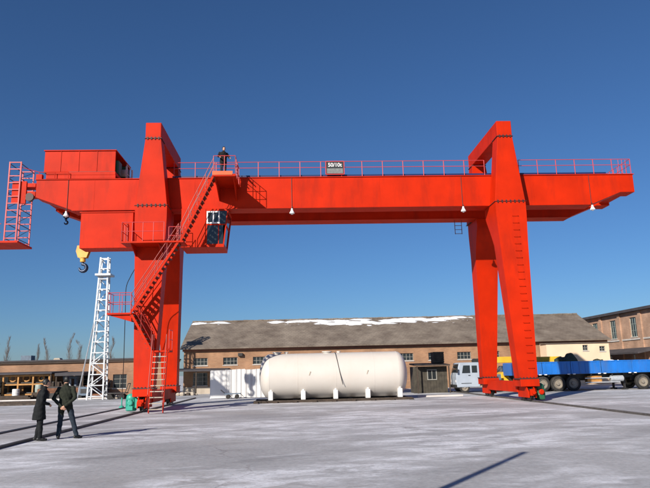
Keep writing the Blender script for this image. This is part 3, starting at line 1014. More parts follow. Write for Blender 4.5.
def platform(x0, x1, y0, y1, z, rails, M=RED, skirt=.08):
    p = MB().box(x0, x1, y0, y1, z - skirt, z).build('landing', M, crane)
    for (xa, ya, xb, yb) in rails:
        hr = MB()
        L = math.hypot(xb - xa, yb - ya)
        n = max(1, round(L / .55))
        for h in (.95, .5):
            hr.tube((xa, ya, z + h), (xb, yb, z + h), .017, 6)
        for k in range(n + 1):
            f = k / n
            hr.tube((xa + (xb - xa) * f, ya + (yb - ya) * f, z), (xa + (xb - xa) * f, ya + (yb - ya) * f, z + .95), .017, 6)
        hr.build('railing', PINK, p)
    return p
YA, YB = 29.9, 30.5
# bottom flight climbs towards the leg: treads seen square on
bf = MB()
for x in (-6.62, -5.98):
    bf.bar((x, 29.2, .03), (x, 29.85, 2.75), .03, .15, (0, 1, 0))
bo = bf.build('stair_flight', RED, crane)
tdm = MB().box(-.303, .303, -.11, .11, -.018, .018).mesh('tread', GREYPL)
for k in range(10):
    f = (k + .6) / 10.4
    inst('tread', tdm, bo, (-6.30, 29.2 + .65 * f, .03 + 2.72 * f))
for x in (-6.62, -5.98):
    hr = MB().tube((x, 28.95, .85), (x, 29.6, 3.55), .018).tube((x, 28.95, .85), (x, 29.2, .05), .016).tube((x, 29.6, 3.55), (x, 29.85, 2.75), .016)
    hr.build('handrail', REDR, bo)
platform(-6.75, -5.9, 29.85, 30.7, 2.83, [(-5.92, 29.9, -5.92, 30.65)])
flight((-6.75, 2.83), (-7.75, 4.6), YA, YB, 8)
pf = platform(-8.85, -7.7, 29.85, 30.75, 4.62, [(-8.82, 29.88, -7.75, 29.88), (-8.82, 29.88, -8.82, 30.72), (-8.82, 30.72, -7.95, 30.72)])
for y in (29.95, 30.65):
    MB().prism_xz([(-8.8, 4.53), (-7.72, 4.2), (-7.72, 4.53)], y, y + .03).build('bracket', RED, pf)
flight((-7.75, 4.62), (-5.6, 8.02), YA, YB, 15)
pf = platform(-8.35, -5.35, 29.85, 30.96, 8.06, [(-8.32, 29.88, -6.3, 29.88), (-8.32, 29.88, -8.32, 30.93), (-6.28, 30.93, -5.45, 30.93)])
for x in (-7.9, -6.6):
    MB().prism_yz([(29.9, 7.97), (31.0, 7.5), (31.0, 7.97)], x, x + .04).build('bracket', RED, pf)
flight((-5.5, 8.06), (-3.95, 11.36), YA, YB, 14)
pf = platform(-4.0, -2.85, 29.85, 31.94, 11.42, [(-2.87, 29.88, -2.87, 31.9), (-3.95, 29.88, -2.87, 29.88)], skirt=.12)
MB().box(-4.0, -3.0, 29.825, 29.847, 11.36, 11.56).build('toe_board', TOEB, pf)
for x in (-3.9, -3.0):
    MB().prism_yz([(29.95, 11.297), (31.945, 10.6), (31.945, 11.297)], x, x + .04).build('bracket', RED, pf)

# ---- access cage hanging from the left girder ends
cg = MB()
xs, ys = (-14.8, -14.22), (31.9, 33.5)
for x in xs:
    for y in ys:
        cg.bar((x, y, 8.62), (x, y, 12.85), .06, .06, (0, 1, 0))
cgo = cg.build('access_cage', PINK, crane)
rgm = MB().bar((-.295, 0, 0), (.295, 0, 0), .045, .045).mesh('rung', PINK)
for y in ys:
    for k in range(12):
        inst('rung', rgm, cgo, (-14.51, y, 8.75 + .37 * k))
sr_ = MB()
for x in xs:
    for k in range(6):
        z = 8.75 + .8 * k
        sr_.bar((x, ys[0], z), (x, ys[1], z), .03, .03)
    for k in range(5):
        z = 8.75 + .8 * k
        sr_.bar((x, ys[0], z), (x, ys[1], z + .8), .02, .02)
sr_.build('side_lattice', DARKST, cgo)
MB().box(-15.9, -14.08, 31.8, 33.6, 8.5, 8.6).build('cage_floor', RED, cgo)
MB().tube((-15.85, 31.85, 8.6), (-15.85, 31.85, 9.5), .02).tube((-15.85, 31.85, 9.5), (-14.98, 31.85, 9.5), .02).tube((-15.85, 31.85, 9.05), (-14.98, 31.85, 9.05), .02).build('cage_rail', PINK, cgo)
MB().box(-14.62, -13.45, 32.0, 32.6, 11.0, 11.25).box(-14.62, -13.9, 31.95, 32.05, 10.6, 11.8).box(-14.62, -13.45, 32.0, 32.6, 11.5, 11.7).build('cage_arm', RED, cgo)
sv = MB().lathe((-13.72, 31.95, 10.95), (0, 1, 0), [(0, .22), (.16, .22)], 16)
sv.build('cable_sheave', BOLT, cgo, smooth=True)
sf = MB()
for x in (-13.3, -12.5, -11.8):
    sf.tube((x, 32.0, ZT + .042), (x, 32.0, ZT + .45), .018)
sf.tube((-13.3, 32.0, ZT + .45), (-11.8, 32.0, ZT + .45), .015).tube((-14.36, 31.95, 12.6), (-13.3, 32.0, ZT + .45), .015)
sf.box(-13.45, -13.15, 31.97, 32.2, ZT + .045, ZT + .33)
sf.build('end_stop', RED, crane)

# hanging inspection ladder below the far girder, beside the right leg
hl = MB()
for x in (9.42, 9.82):
    hl.tube((x, 35.2, 9.35), (x, 35.2, 10.165), .02)
for z in (9.38, 9.62, 9.86):
    hl.tube((9.42, 35.2, z), (9.82, 35.2, z), .016)
hl.build('inspection_ladder', RUST, crane)

# ---- trolley with its machinery cover
tr = root('crane_trolley', (-11.3, 33.8, ZT + .13), 'red trolley with long box machinery cover riding on the left end of the girders', 'crane trolley')
MB().box(-13.0, -9.4, 32.12, 35.48, 12.16, 12.34).build('frame', RED, tr, bevel=0.015)
for y in (32.12, 35.42):
    MB().box(-13.0, -9.4, y, y + .06, 11.98, 12.157).build('skirt', RED, tr)
twm = MB().lathe((0, 0, 0), (0, 1, 0), [(-.07, .12), (-.07, .145), (.07, .145), (.07, .12)], 16).mesh('wheel', DARKST, smooth=True)
for x in (-12.6, -9.8):
    for y in (32.4, 35.2):
        inst('wheel', twm, tr, (x, y, ZT + .13 + .146))
cv = MB()
zt_ = 13.56
ya, yb = 32.3, 35.2
xa, xb = -13.2, -9.48
cv.box(xa, xb, ya, ya + .04, 12.36, zt_)
cv.box(xa, xb, yb - .04, yb, 12.36, zt_)
cv.box(xa, xa + .04, ya + .04, yb - .04, 12.36, zt_)
cv.box(xa - .05, xb + .05, ya - .06, yb + .06, zt_ + .003, zt_ + .06)
cvo = cv.build('machinery_cover', RED, tr, bevel=0.012)
for x in (-12.35, -11.4, -10.45):
    MB().box(x - .015, x + .015, ya - .022, ya - .002, 12.41, zt_ - .01).build('cover_rib', RED, cvo)
MB().box(xa - .02, xb + .02, ya - .035, ya - .003, 12.342, 12.40).build('drip_edge', BOLT, cvo)
MB().lathe((-11.9, 33.0, 12.85), (1, 0, 0), [(0, .34), (.05, .42), (.1, .34), (2.0, .34), (2.05, .42), (2.1, .34)], 20).build('winch_drum', DARKST, tr, smooth=True)
MB().box(-9.9, -9.35, 32.5, 33.1, 12.343, 13.1).build('gearbox', GREEN, tr, bevel=0.03)
MB().box(-9.85, -9.4, 34.1, 34.8, 12.343, 13.3).build('gearbox', GREEN, tr, bevel=0.03)
MB().lathe((-9.7, 33.5, 12.7), (1, 0, 0), [(0, .2), (.45, .2), (.5, .14)], 14).build('winch_motor', PALEBL, tr, smooth=True)
MB().box(-9.32, -9.24, 34.9, 34.98, 12.343, 13.35).build('mast', WHITE, tr)
MB().box(-9.32, -9.24, 33.75, 33.83, 12.343, 13.2).build('mast', WHITE, tr)
MB().path([(-9.28, 34.94, 13.3), (-9.28, 33.79, 13.3), (-9.28, 33.79, 12.8), (-9.28, 34.94, 12.8)], .02).build('guard_rail', STEEL, tr)

# ---- hook blocks on their ropes
def hook(loc, ztop, sc, label, M, cat='hook', ropes=4, nm='hook_block'):
    x, y, z = loc
    t = root(nm, (x, y, z), label, cat, None)
    rp = MB()
    for k in range(ropes):
        dx = (k - (ropes - 1) / 2) * .09 * sc
        rp.tube((x + dx, y, z + 1.25 * sc), (x + dx * 1.5, y, ztop), .012, 5)
    rp.build('rope', BLACKC, t)
    for s in (-1, 1):
        MB().prism_xz([(x - .22 * sc, z + .75 * sc), (x + .22 * sc, z + .75 * sc), (x + .34 * sc, z + 1.1 * sc), (x + .28 * sc, z + 1.4 * sc), (x - .28 * sc, z + 1.4 * sc), (x - .34 * sc, z + 1.1 * sc)], y + s * .14 * sc - .02, y + s * .14 * sc + .02).build('cheek_plate', M, t)
    MB().lathe((x - .0, y - .11 * sc, z + 1.15 * sc), (0, 1, 0), [(0, .24 * sc), (.03 * sc, .2 * sc), (.19 * sc, .2 * sc), (.22 * sc, .24 * sc)], 18).build('sheave', DARKST, t, smooth=True)
    MB().lathe((x, y, z + .52 * sc), (0, 0, 1), [(0, .1 * sc), (.02, .14 * sc), (.2 * sc, .14 * sc), (.24 * sc, .1 * sc)], 14).build('swivel', M, t, smooth=True)
    hk = MB()
    pts = [Vector((x, y, z + .55 * sc)), Vector((x, y, z + .46 * sc))]
    rad = [.06 * sc, .065 * sc]
    for k in range(12):
        a = math.radians(100 - k * 25)
        pts.append(Vector((x + .19 * sc * math.cos(a) + .02 * sc, y, z + .22 * sc + .19 * sc * math.sin(a))))
        rad.append((.07 + .035 * math.sin(pi * k / 11) - .025 * (k / 11) ** 3) * sc)
    for k in range(len(pts) - 1):
        hk.cone(pts[k], pts[k + 1], rad[k], rad[k + 1], 10)
        hk.ball(pts[k + 1], rad[k + 1], rad[k + 1], rad[k + 1], 10, 6)
    hk.build('hook', BULBB, t, smooth=True)
hook((-11.42, 33.8, 7.25), 12.18, 1.02, 'big yellow hook block with dark steel hook hanging below the electrical house', HOOKY)
hook((-12.45, 33.8, 9.9), 12.18, .48, 'small dark auxiliary hook hanging under the left end of the girders', BULBB, ropes=2, nm='auxiliary_hook')

# ---- loose power cable from the crane to a stake in the ground
ck = [(-8.45, 32.95, 8.15), (-8.38, 33.0, 7.4), (-8.7, 33.3, 6.9), (-9.0, 33.6, 6.3), (-9.1, 34.0, 5.0), (-9.35, 35, 2.5), (-9.62, 35.95, .5)]
cc = []
for k in range(len(ck) - 1):
    p0 = Vector(ck[max(0, k - 1)]); p1 = Vector(ck[k]); p2 = Vector(ck[k + 1]); p3 = Vector(ck[min(len(ck) - 1, k + 2)])
    for j in range(6):
        t = j / 6
        cc.append(.5 * ((2 * p1) + (p2 - p0) * t + (2 * p0 - 5 * p1 + 4 * p2 - p3) * t * t + (3 * p1 - p0 - 3 * p2 + p3) * t ** 3))
cc.append(Vector(ck[-1]))
tag(MB().path(cc, .022, 6).build('power_cable', BLACKC, None, smooth=True), 'thin dark cable hanging from the crane down to a short ground post', 'cable')
sk = root('cable_post', (-9.62, 35.95, 0), 'short green post holding the end of the hanging cable', 'post')
MB().tube((-9.62, 35.95, 0), (-9.62, 35.95, .55), .035, 8).build('stake', TEAL, sk)
MB().cone((-9.62, 35.95, 0.0), (-9.62, 35.95, .1), .16, .09, 12).build('foot', TEAL, sk)
# ================================================================== THINGS IN THE YARD
TKY = 37.6
# ---- storage tank on its skid
tk = root('storage_tank', (2.25, TKY, 0), 'long cream horizontal storage tank with domed ends in the middle of the yard', 'storage tank')
R_, ZC = 1.29, 1.47
x0, x1 = -2.15, 6.55
prof_ = []
for k in range(9):
    a = pi / 2 * k / 8
    prof_.append((-.62 * math.cos(a), max(.02, R_ * math.sin(a))))
prof_ += [(.006 + i * (x1 - x0 - 1.24) / 6, R_) for i in range(7)]
for k in range(8, -1, -1):
    a = pi / 2 * k / 8
    prof_.append((x1 - x0 - 1.24 + .01 + .62 * math.cos(a), max(.02, R_ * math.sin(a))))
shell = MB().lathe((x0 + .62, TKY, ZC), (1, 0, 0), prof_, 64).build('shell', CREAMTANK, tk, smooth=True)
for xx in (x0 + .62, .1, 2.3, 4.5, x1 - .62):
    MB().lathe((xx - .012, TKY, ZC), (1, 0, 0), [(0, R_ - .01), (.004, R_ + .006), (.02, R_ + .006), (.024, R_ - .01)], 64).build('weld_band', CREAMTANK, shell, smooth=True)
for k in range(5):
    xx = -1.45 + k * 1.85
    MB().box(xx - .13, xx + .13, TKY - 1.2, TKY - .78, .14, .64).build('support_foot', WHITE, tk, bevel=0.02)
    MB().box(xx - .15, xx + .15, TKY + .78, TKY + 1.26, .14, .76).build('support_foot', WHITE, tk, bevel=0.02)
    prof2 = [(TKY - 1.05, .14), (TKY + 1.05, .14), (TKY + 1.05, .8)] + [(TKY + 1.17 * math.sin(a), ZC - 1.17 * math.cos(a)) for a in [math.radians(d) for d in range(55, -56, -10)]] + [(TKY - 1.05, .8)]
    MB().prism_yz(prof2, xx - .05, xx + .05).build('saddle', WHITE, tk)
for y in (TKY - 1.3, TKY + 1.0):
    MB().box(-2.4, 6.6, y, y + .32, .0, .137).build('skid_beam', WOOD, tk)
for k in range(9):
    MB().box(-2.4 + 1.1 * k, -2.15 + 1.1 * k, TKY - 1.5, TKY + 1.5, 0.002, .1).build('sleeper', WOOD, tk)
def manhole(x, r, h):
    mb = MB().lathe((x, TKY, ZC + R_ - .06), (0, 0, 1), [(0, r), (h, r), (h + .002, r * 1.25), (h + .05, r * 1.25)], 18)
    mb.build('manhole', CREAMTANK, tk, smooth=True)
manhole(-1.1, .22, .12); manhole(-.55, .1, .12); manhole(1.85, .24, .1); manhole(2.55, .1, .1)
cb = []
for k in range(15):
    a = math.radians(-8 + k * 8.6)
    rr = R_ + .018 + (.12 * ((k - 9) / 5) ** 2 if k > 9 else 0)
    cb.append((2.32 + .34 * (k / 14) ** 2.2, TKY - rr * math.sin(a), ZC + rr * math.cos(a)))
MB().path(cb, .02, 6).build('hose', BLACKC, tk)
for xx in (.75, 4.05):
    for dx, dz, ln in ((0, .0, .22),):
        zz = ZC + .12 + dz
        yy = TKY - math.sqrt(R_ ** 2 - (zz - ZC) ** 2)
        MB().bar((xx + dx, yy - .012, zz - ln / 2), (xx + dx + .08, yy - .012, zz + ln / 2), .05, .02, (0, 1, 0)).build('lifting_lug', GREYPL, tk)

# ---- white corrugated fence
fc = root('corrugated_fence', (-4.4, 45.5, 0), 'white corrugated sheet fence left of the tank', 'fence')
def corr(x0, x1, y, z0, z1, wave=.145, amp=.035):
    n = max(8, int((x1 - x0) / wave * 6))
    pts = []
    for i in range(n + 1):
        x = x0 + (x1 - x0) * i / n
        ph = ((x / wave) % 1.0)
        tri = 0 if ph < .45 else (ph - .45) / .1 if ph < .55 else 1 if ph < .9 else (1 - ph) / .1
        pts.append((x, y - amp * tri))
    vs = [(x, yy, z0) for x, yy in pts] + [(x, yy, z1) for x, yy in pts] + [(x, yy + .012, z0) for x, yy in pts] + [(x, yy + .012, z1) for x, yy in pts]
    m_ = n + 1
    fs = []
    for i in range(n):
        fs += [(i, i + 1, m_ + i + 1, m_ + i), (2 * m_ + i, 3 * m_ + i, 3 * m_ + i + 1, 2 * m_ + i + 1), (m_ + i, m_ + i + 1, 3 * m_ + i + 1, 3 * m_ + i)]
    return MB().add(vs, fs)
xs_ = [-6.05, -5.0, -4.3, -3.6, -2.9, -2.2, -1.5, -.8]
for k in range(7):
    dz = random.uniform(-.02, .02) + (-.03 if k == 0 else 0)
    corr(xs_[k] + .008, xs_[k + 1] - .008, 45.5 + (k % 2) * .018, .03, 1.98 + dz, wave=.35 if k else 1.3, amp=.06 if k else .01).build('panel', WHITE, fc)
for k in range(0, 8, 1):
    MB().box(xs_[k] - .03, xs_[k] + .03, 45.56, 45.62, 0, 1.9).build('fence_post', STEEL, fc)
MB().box(-6.0, -.85, 45.535, 45.56, .5, .55).box(-6.0, -.85, 45.535, 45.56, 1.5, 1.55).build('fence_rail', STEEL, fc)
# small blue cart by the fence
ct = root('hand_cart', (-4.35, 44.6, 0), 'low hand cart with blue deck parked before the white fence', 'cart')
MB().box(-4.95, -3.85, 44.35, 44.95, .3, .37).build('deck', CLUTTER, ct)
MB().path([(-3.88, 44.4, .36), (-3.6, 44.4, .12), ], .02).path([(-4.93, 44.4, .36), (-5.2, 44.4, .6), (-5.2, 44.9, .6), (-4.93, 44.9, .36)], .018).build('handle', DARKST, ct)
for x in (-4.7, -4.1):
    for y in (44.42, 44.88):
        MB().lathe((x, y - .03, .14), (0, 1, 0), [(0, .14), (.06, .14)], 14).tube((x, y, .14), (x, y, .31), .02).build('wheel', RUBBER, ct)

# ---- semi-trailer
wheel_t = MB().lathe((0, 0, 0), (0, 1, 0), [(.1, .31), (0.0, .33), (.0, .44), (.04, .5), (.24, .5), (.28, .44), (.28, .33), (.1, .31)], 32, False).mesh('tyre', RUBBER, smooth=True)
wheel_r = MB().lathe((0, 0, 0), (0, 1, 0), [(.03, .335), (.02, .30), (.10, .26), (.12, .13), (.03, .11), (.02, .0), (.021, .0)], 20, False).mesh('rim', RIM, smooth=True)
def truck_wheel(parent, x, y, z=.5, flip=False, s=1.0):
    w_ = inst('wheel', wheel_t, parent, (x, y, z), (0, 0, pi) if flip else None, (s, s, s) if s != 1 else None)
    r_ = bpy.data.objects.new('rim', wheel_r)
    COL.objects.link(r_)
    r_.parent = w_
    return w_
tl = root('flatbed_trailer', (20.5, 43.2, 0), 'long flatbed semi-trailer with bright blue side boards', 'trailer')
TX0, TX1, TY0, TY1 = 14.65, 27.0, 42.0, 44.3
MB().box(TX0, TX1, TY0 + .02, TY1 - .02, 1.08, 1.18).build('deck', DARKST, tl)
seg = [TX0, 16.5, 18.45, 20.55, 22.65, 24.75, TX1]
for y in (TY0 - .03, TY1 - .01):
    for a, b_ in zip(seg[:-1], seg[1:]):
        bd = MB()
        bd.box(a + .02, b_ - .02, y, y + .04, 1.14, 1.93)
        for k in range(5):
            xx = a + (b_ - a) * (k + .5) / 5
            bd.box(xx - .05, xx + .05, y - .022, y - .002, 1.2, 1.88)
        bd.box(a + .02, b_ - .02, y - .03, y - .002, 1.885, 1.95).box(a + .02, b_ - .02, y - .03, y - .002, 1.12, 1.17)
        bo_ = bd.build('side_board', BLUE, tl)
        MB().box(b_ - .28, b_ - .1, y - .045, y - .031, 1.08, 1.14).box(a + .1, a + .28, y - .045, y - .031, 1.08, 1.14).build('marker_plate', WHITE, bo_)
MB().box(TX0 - .05, TX0 - .0, TY0, TY1, 1.1, 1.93).build('tail_board', BLUE, tl)
for y in (42.6, 43.6):
    MB().box(TX0 + .1, TX1 - .1, y, y + .14, .8, 1.077).build('chassis_beam', DARKST, tl)
for k in range(9):
    xx = TX0 + .8 + 1.45 * k
    MB().box(xx, xx + .08, TY0 + .05, TY1 - .05, .98, 1.076).build('cross_member', DARKST, tl)
for x in (16.5, 17.55, 18.6):
    for y, fl in ((42.05, False), (44.25, True)):
        truck_wheel(tl, x, y, .5, fl)
    MB().tube((x, 42.2, .5), (x, 44.1, .5), .07, 8).box(x - .3, x + .3, 42.62, 42.72, .62, .797).build('axle', DARKST, tl)
MB().box(19.6, 20.6, 42.15, 42.55, .45, .95).build('tool_box', ORANGEST, tl)
MB().lathe((21.2, 42.2, .75), (1, 0, 0), [(0, .15), (.03, .2), (.85, .2), (.88, .15)], 14).build('air_tank', STEEL, tl, smooth=True)
MB().box(19.4, 21.8, 42.05, 42.08, .78, .84).box(19.4, 21.8, 42.05, 42.08, .5, .56).build('side_guard', STEEL, tl)
for y in (42.4, 43.9):
    MB().box(22.2, 22.32, y, y + .12, .1, 1.07).box(22.1, 22.42, y - .1, y + .22, .0, .1).build('landing_leg', DARKST, tl)
MB().box(15.7, 15.74, 42.05, 42.4, .3, 1.0).build('mud_flap', RUBBER, tl)
# tractor unit coupled at its front
tu = root('truck_tractor', (25.4, 43.2, 0), 'truck tractor coupled under the front of the blue trailer at the right edge', 'truck')
for y in (42.7, 43.5):
    MB().box(22.9, 28.6, y, y + .12, .62, .797).build('chassis_rail', DARKST, tu)
for x in (23.4, 24.5, 27.9):
    for y, fl in ((42.06, False), (44.2, True)):
        truck_wheel(tu, x, y, .5, fl)
    MB().tube((x, 42.2, .5), (x, 44.1, .5), .08, 8).build('axle', DARKST, tu)
MB().prism_xz([(27.2, .6), (29.3, .6), (29.35, 1.5), (29.1, 2.7), (27.2, 2.75)], 42.0, 44.3).build('cab', BLUE, tu, bevel=0.04)
MB().box(27.7, 28.7, 41.985, 41.997, 1.65, 2.4).build('side_window', GLASS, tu)
MB().prism_yz([(42.2, 1.55), (44.1, 1.55), (44.0, 2.45), (42.3, 2.45)], 29.25, 29.31).build('windscreen', GLASS, tu)
# tarped load and boxes on the trailer
def lump(name, c, rx, ry, rz, M, label, cat, seed):
    rnd = random.Random(seed)
    mb = MB().ball((0, 0, 0), 1, 1, 1, 22, 14)
    ph = [rnd.uniform(0, 6) for _ in range(6)]
    vs = []
    for (x, y, z) in mb.v:
        k = 1 + .13 * math.sin(4 * x + ph[0]) * math.sin(3 * y + ph[1]) + .09 * math.sin(7 * x + 5 * z + ph[2]) + .05 * math.sin(13 * x + ph[3]) * math.sin(11 * y + ph[4])
        vs.append((c[0] + x * rx * k, c[1] + y * ry * k, max(c[2] + .0, c[2] + z * rz * k)))
    mb.v = vs
    o = mb.build(name, M, None, smooth=True)
    return tag(o, label, cat)
lump('tarped_load', (18.75, 43.0, 1.182), .98, .8, 1.22, GREENTARP, 'lumpy dark green tarped load on the blue trailer', 'load', 3)
lump('tarped_bundle', (20.9, 43.1, 1.182), .75, .6, .86, GREENTARP, 'low dark bundle beside the tarped load on the trailer', 'load', 5)
sb = root('white_sack', (21.75, 42.9, 1.182), 'white sack lying on the trailer bed', 'sack')
MB().ball((21.75, 42.9, 1.6), .45, .3, .42, 14, 10).build('sack_body', WHITE, sb, smooth=True)
MB().cone((22.15, 42.9, 1.8), (22.3, 42.9, 1.9), .08, .12, 8).build('sack_neck', WHITE, sb)

# ---- yellow truck crane behind the trailer
yc = root('yellow_truck_crane', (17, 45.3, 0), 'old yellow truck crane with lowered boom behind the trailer', 'truck crane')
MB().box(14.8, 20.6, 44.55, 46.2, .62, .85).build('chassis', DARKST, yc)
cbp = MB().prism_xz([(14.45, .45), (15.9, .45), (15.9, 1.78), (14.95, 1.78), (14.7, 1.35), (14.45, 1.2)], 44.42, 46.3).build('cab', YELLOW, yc, bevel=0.03)
MB().box(15.1, 15.6, 44.395, 44.417, 1.25, 1.68).build('side_window', GLASS, cbp)
MB().prism_xz([(14.675, 1.36), (14.92, 1.74), (14.94, 1.72), (14.70, 1.34)], 44.6, 46.1).build('windscreen', GLASS, cbp)
MB().box(14.36, 14.46, 44.45, 46.25, .4, .62).build('bumper', DARKST, yc)
MB().box(13.3, 16.9, 44.5, 44.9, 1.98, 2.4).build('boom', YELLOW, yc, bevel=0.02)
MB().box(16.9, 19.0, 44.53, 44.87, 1.96, 2.34).build('boom', YELLOW, yc, bevel=0.02)
MB().box(12.7, 13.3, 44.55, 44.85, 2.02, 2.32).lathe((12.7, 44.58, 2.16), (0, 1, 0), [(0, .17), (.24, .17)], 14).build('boom_head', DARKST, yc)
MB().box(18.3, 20.3, 44.6, 46.2, .85, 1.95).build('winch_house', YELLOW, yc, bevel=0.03)
for x in (15.3, 18.4, 19.6):
    for y, fl in ((44.45, False), (46.3, True)):
        truck_wheel(yc, x, y, .47, fl, .93)

# ---- silver cab-over truck
vn = root('cab_over_truck', (12.7, 44.7, 0), 'silver-blue cab-over light truck parked beside the dark hut', 'truck')
MB().prism_xz([(11.13, .36), (12.8, .36), (12.8, 2.06), (11.4, 2.06), (11.2, 1.32), (11.13, 1.15)], 43.9, 45.6).build('cab', SILVER, vn, bevel=0.05)
MB().prism_xz([(11.205, 1.38), (11.37, 1.96), (11.40, 1.94), (11.24, 1.36)], 44.05, 45.45).build('windscreen', GLASS, vn)
MB().prism_xz([(11.55, 1.34), (12.12, 1.34), (12.12, 1.86), (11.66, 1.86)], 43.875, 43.897).build('side_window', GLASS, vn)
MB().box(12.25, 12.62, 43.875, 43.897, 1.36, 1.84).build('side_window', GLASS, vn)
MB().box(11.46, 12.18, 43.885, 43.897, .62, .66).build('door_trim', DARKST, vn)
MB().box(11.98, 12.12, 43.86, 43.896, 1.16, 1.2).build('door_handle', DARKST, vn)
MB().box(11.05, 11.17, 43.92, 45.58, .34, .56).build('bumper', DARKST, vn)
for y in (44.05, 45.25):
    MB().box(11.115, 11.135, y, y + .2, .72, .88).build('headlight', WHITE, vn)
MB().path([(11.35, 43.9, 1.55), (11.18, 43.72, 1.55)], .02).box(11.1, 11.22, 43.66, 43.74, 1.36, 1.7).build('mirror', DARKST, vn)
MB().box(12.85, 14.3, 43.95, 45.55, .72, .82).box(12.85, 14.3, 44.3, 44.4, .48, .717).box(12.85, 14.3, 45.0, 45.1, .48, .717).build('flatbed', DARKST, vn)
MB().box(12.87, 14.3, 43.93, 43.97, .823, 1.2).box(12.87, 14.3, 45.53, 45.57, .823, 1.2).box(12.85, 12.89, 43.97, 45.53, .823, 1.65).build('bed_side', CLUTTER, vn)
for x in (11.7, 13.75):
    for y, fl in ((43.92, False), (45.58, True)):
        truck_wheel(vn, x, y, .35, fl, .7)

# ---- dark hut between tank and truck
ht = root('dark_hut', (9.8, 46.2, 0), 'dark weathered hut with overhanging flat canopy right of the tank', 'hut')
for k in range(12):
    xa_ = 8.4 + k * .205
    MB().box(xa_ + .004, xa_ + .2, 45.4 + random.uniform(-.008, .008), 45.44, 0, 1.86).build('plank', SHEDW, ht)
MB().box(8.5, 8.56, 45.46, 47.2, 0, 1.86).build('side_wall', SHEDW, ht)
MB().box(10.78, 10.84, 45.46, 47.2, 0, 1.86).build('side_wall', SHEDW, ht)
MB().box(8.56, 10.78, 47.14, 47.2, 0, 1.86).build('back_wall', SHEDW, ht)
MB().hexa([(8.5, 44.7, 1.9), (10.95, 44.7, 1.88), (10.95, 47.4, 2.02), (8.5, 47.4, 2.02), (8.5, 44.7, 1.99), (10.95, 44.7, 1.97), (10.95, 47.4, 2.12), (8.5, 47.4, 2.12)]).build('canopy', WOOD, ht)
f_ = MB()
for q in ((9.4, 9.46, .9, 1.65), (10.04, 10.1, .9, 1.65), (9.46, 10.04, .9, .96), (9.46, 10.04, 1.59, 1.65), (9.73, 9.77, .96, 1.59)):
    f_.box(q[0], q[1], 45.35, 45.388, q[2], q[3])
fo = f_.build('window', FRAME, ht)
MB().box(9.46, 10.04, 45.378, 45.384, .96, 1.59).build('pane', GLASS, fo)
MB().box(8.55, 8.63, 44.75, 44.83, 0, 1.88).build('canopy_post', WOOD, ht)
MB().box(10.82, 10.9, 44.75, 44.83, 0, 1.86).build('canopy_post', WOOD, ht)
cr8 = root('roof_crate', (10.4, 46.2, 2.08), 'dark slatted crate standing on the hut roof', 'crate')
for k in range(5):
    MB().box(10.0, 10.8, 45.8, 45.83, 2.12 + k * .16, 2.25 + k * .16).build('slat', SHEDW, cr8)
    MB().box(10.0, 10.8, 46.6, 46.63, 2.12 + k * .16, 2.25 + k * .16).build('slat', SHEDW, cr8)
MB().box(10.02, 10.78, 45.84, 46.59, 2.075, 2.86).build('crate_core', WOOD, cr8)
# pale beam lying on the ground
tag(MB().prism_yz([(38.85, .0), (39.15, .0), (39.12, .1), (38.88, .1)], 7.4, 10.2).build('concrete_beam', KERB), 'pale concrete beam lying on the ground right of the tank', 'beam')

# ---- galvanised lattice ladder tower
lt = root('lattice_ladder', (-15.3, 50, 0), 'tall tapering galvanised lattice ladder tower standing behind the crane', 'ladder')
def corner(z, sx, sy):
    f = z / 11.05
    hw = .60 + (.29 - .60) * f
    return Vector((-15.28 + .16 * f + sx * hw, 50 + sy * hw * .8, z))
ch = MB()
for sx in (-1, 1):
    for sy in (-1, 1):
        ch.bar(corner(0, sx, sy), corner(11.05, sx, sy), .11, .11, (0, 1, 0))
ch.build('chord', STEEL, lt)
nz = 13
for k in range(nz + 1):
    z = .25 + k * 10.7 / nz
    rg = MB()
    for sy in (-1, 1):
        rg.bar(corner(z, -1, sy), corner(z, 1, sy), .07, .07)
    for sx in (-1, 1):
        rg.bar(corner(z, sx, -1), corner(z, sx, 1), .06, .06)
    rg.build('rung', STEEL, lt)
    if k < nz:
        z2 = z + 10.7 / nz
        dg = MB()
        for sx in (-1, 1):
            dg.bar(corner(z, sx, -1), corner(z2, sx, 1), .045, .045)
        for sy in ((-1, 1) if k < 4 else (1,)):
            dg.bar(corner(z, -1 if k % 2 else 1, sy), corner(z2, 1 if k % 2 else -1, sy), .06, .06)
        dg.build('diagonal', STEEL, lt)
MB().bar((-16.45, 49.0, .02), corner(6.1, -1, -1), .07, .07).build('stay', STEEL, lt)
MB().box(-15.7, -14.5, 49.4, 50.6, 9.55, 9.7).build('top_clamp', STEEL, lt)

# ---- clutter along the low shed
def canopy(x0, x1, y0, y1, z, label, th=.12, posts=True, M=EAVE):
    c = root('lean_to_canopy', ((x0 + x1) / 2, (y0 + y1) / 2, 0), label, 'canopy')
    MB().hexa([(x0, y0, z), (x1, y0, z), (x1, y1, z + .12), (x0, y1, z + .12), (x0, y0, z + th), (x1, y0, z + th), (x1, y1, z + .12 + th), (x0, y1, z + .12 + th)]).build('roof_sheet', M, c)
    if posts:
        for x in (x0 + .1, x1 - .1):
            MB().box(x - .05, x + .05, y0 + .1, y0 + .2, 0, z + .0).build('post', WOOD, c)
canopy(-27.5, -20.0, 53.2, 56.9, 2.06, 'long low dark canopy sheet on posts at the left edge')
canopy(-19.75, -17.4, 53.2, 56.5, 1.86, 'small dark canopy behind the standing men', th=.24)
rk = root('pipe_rack', (-22.4, 54, 0), 'orange steel rack frame holding scrap beside the low shed', 'rack')
for x in (-24.0, -22.8, -21.6, -20.3):
    for y in (53.6, 54.6):
        MB().box(x - .06, x + .06, y - .06, y + .06, 0, 2.0).build('upright', ORANGEST, rk)
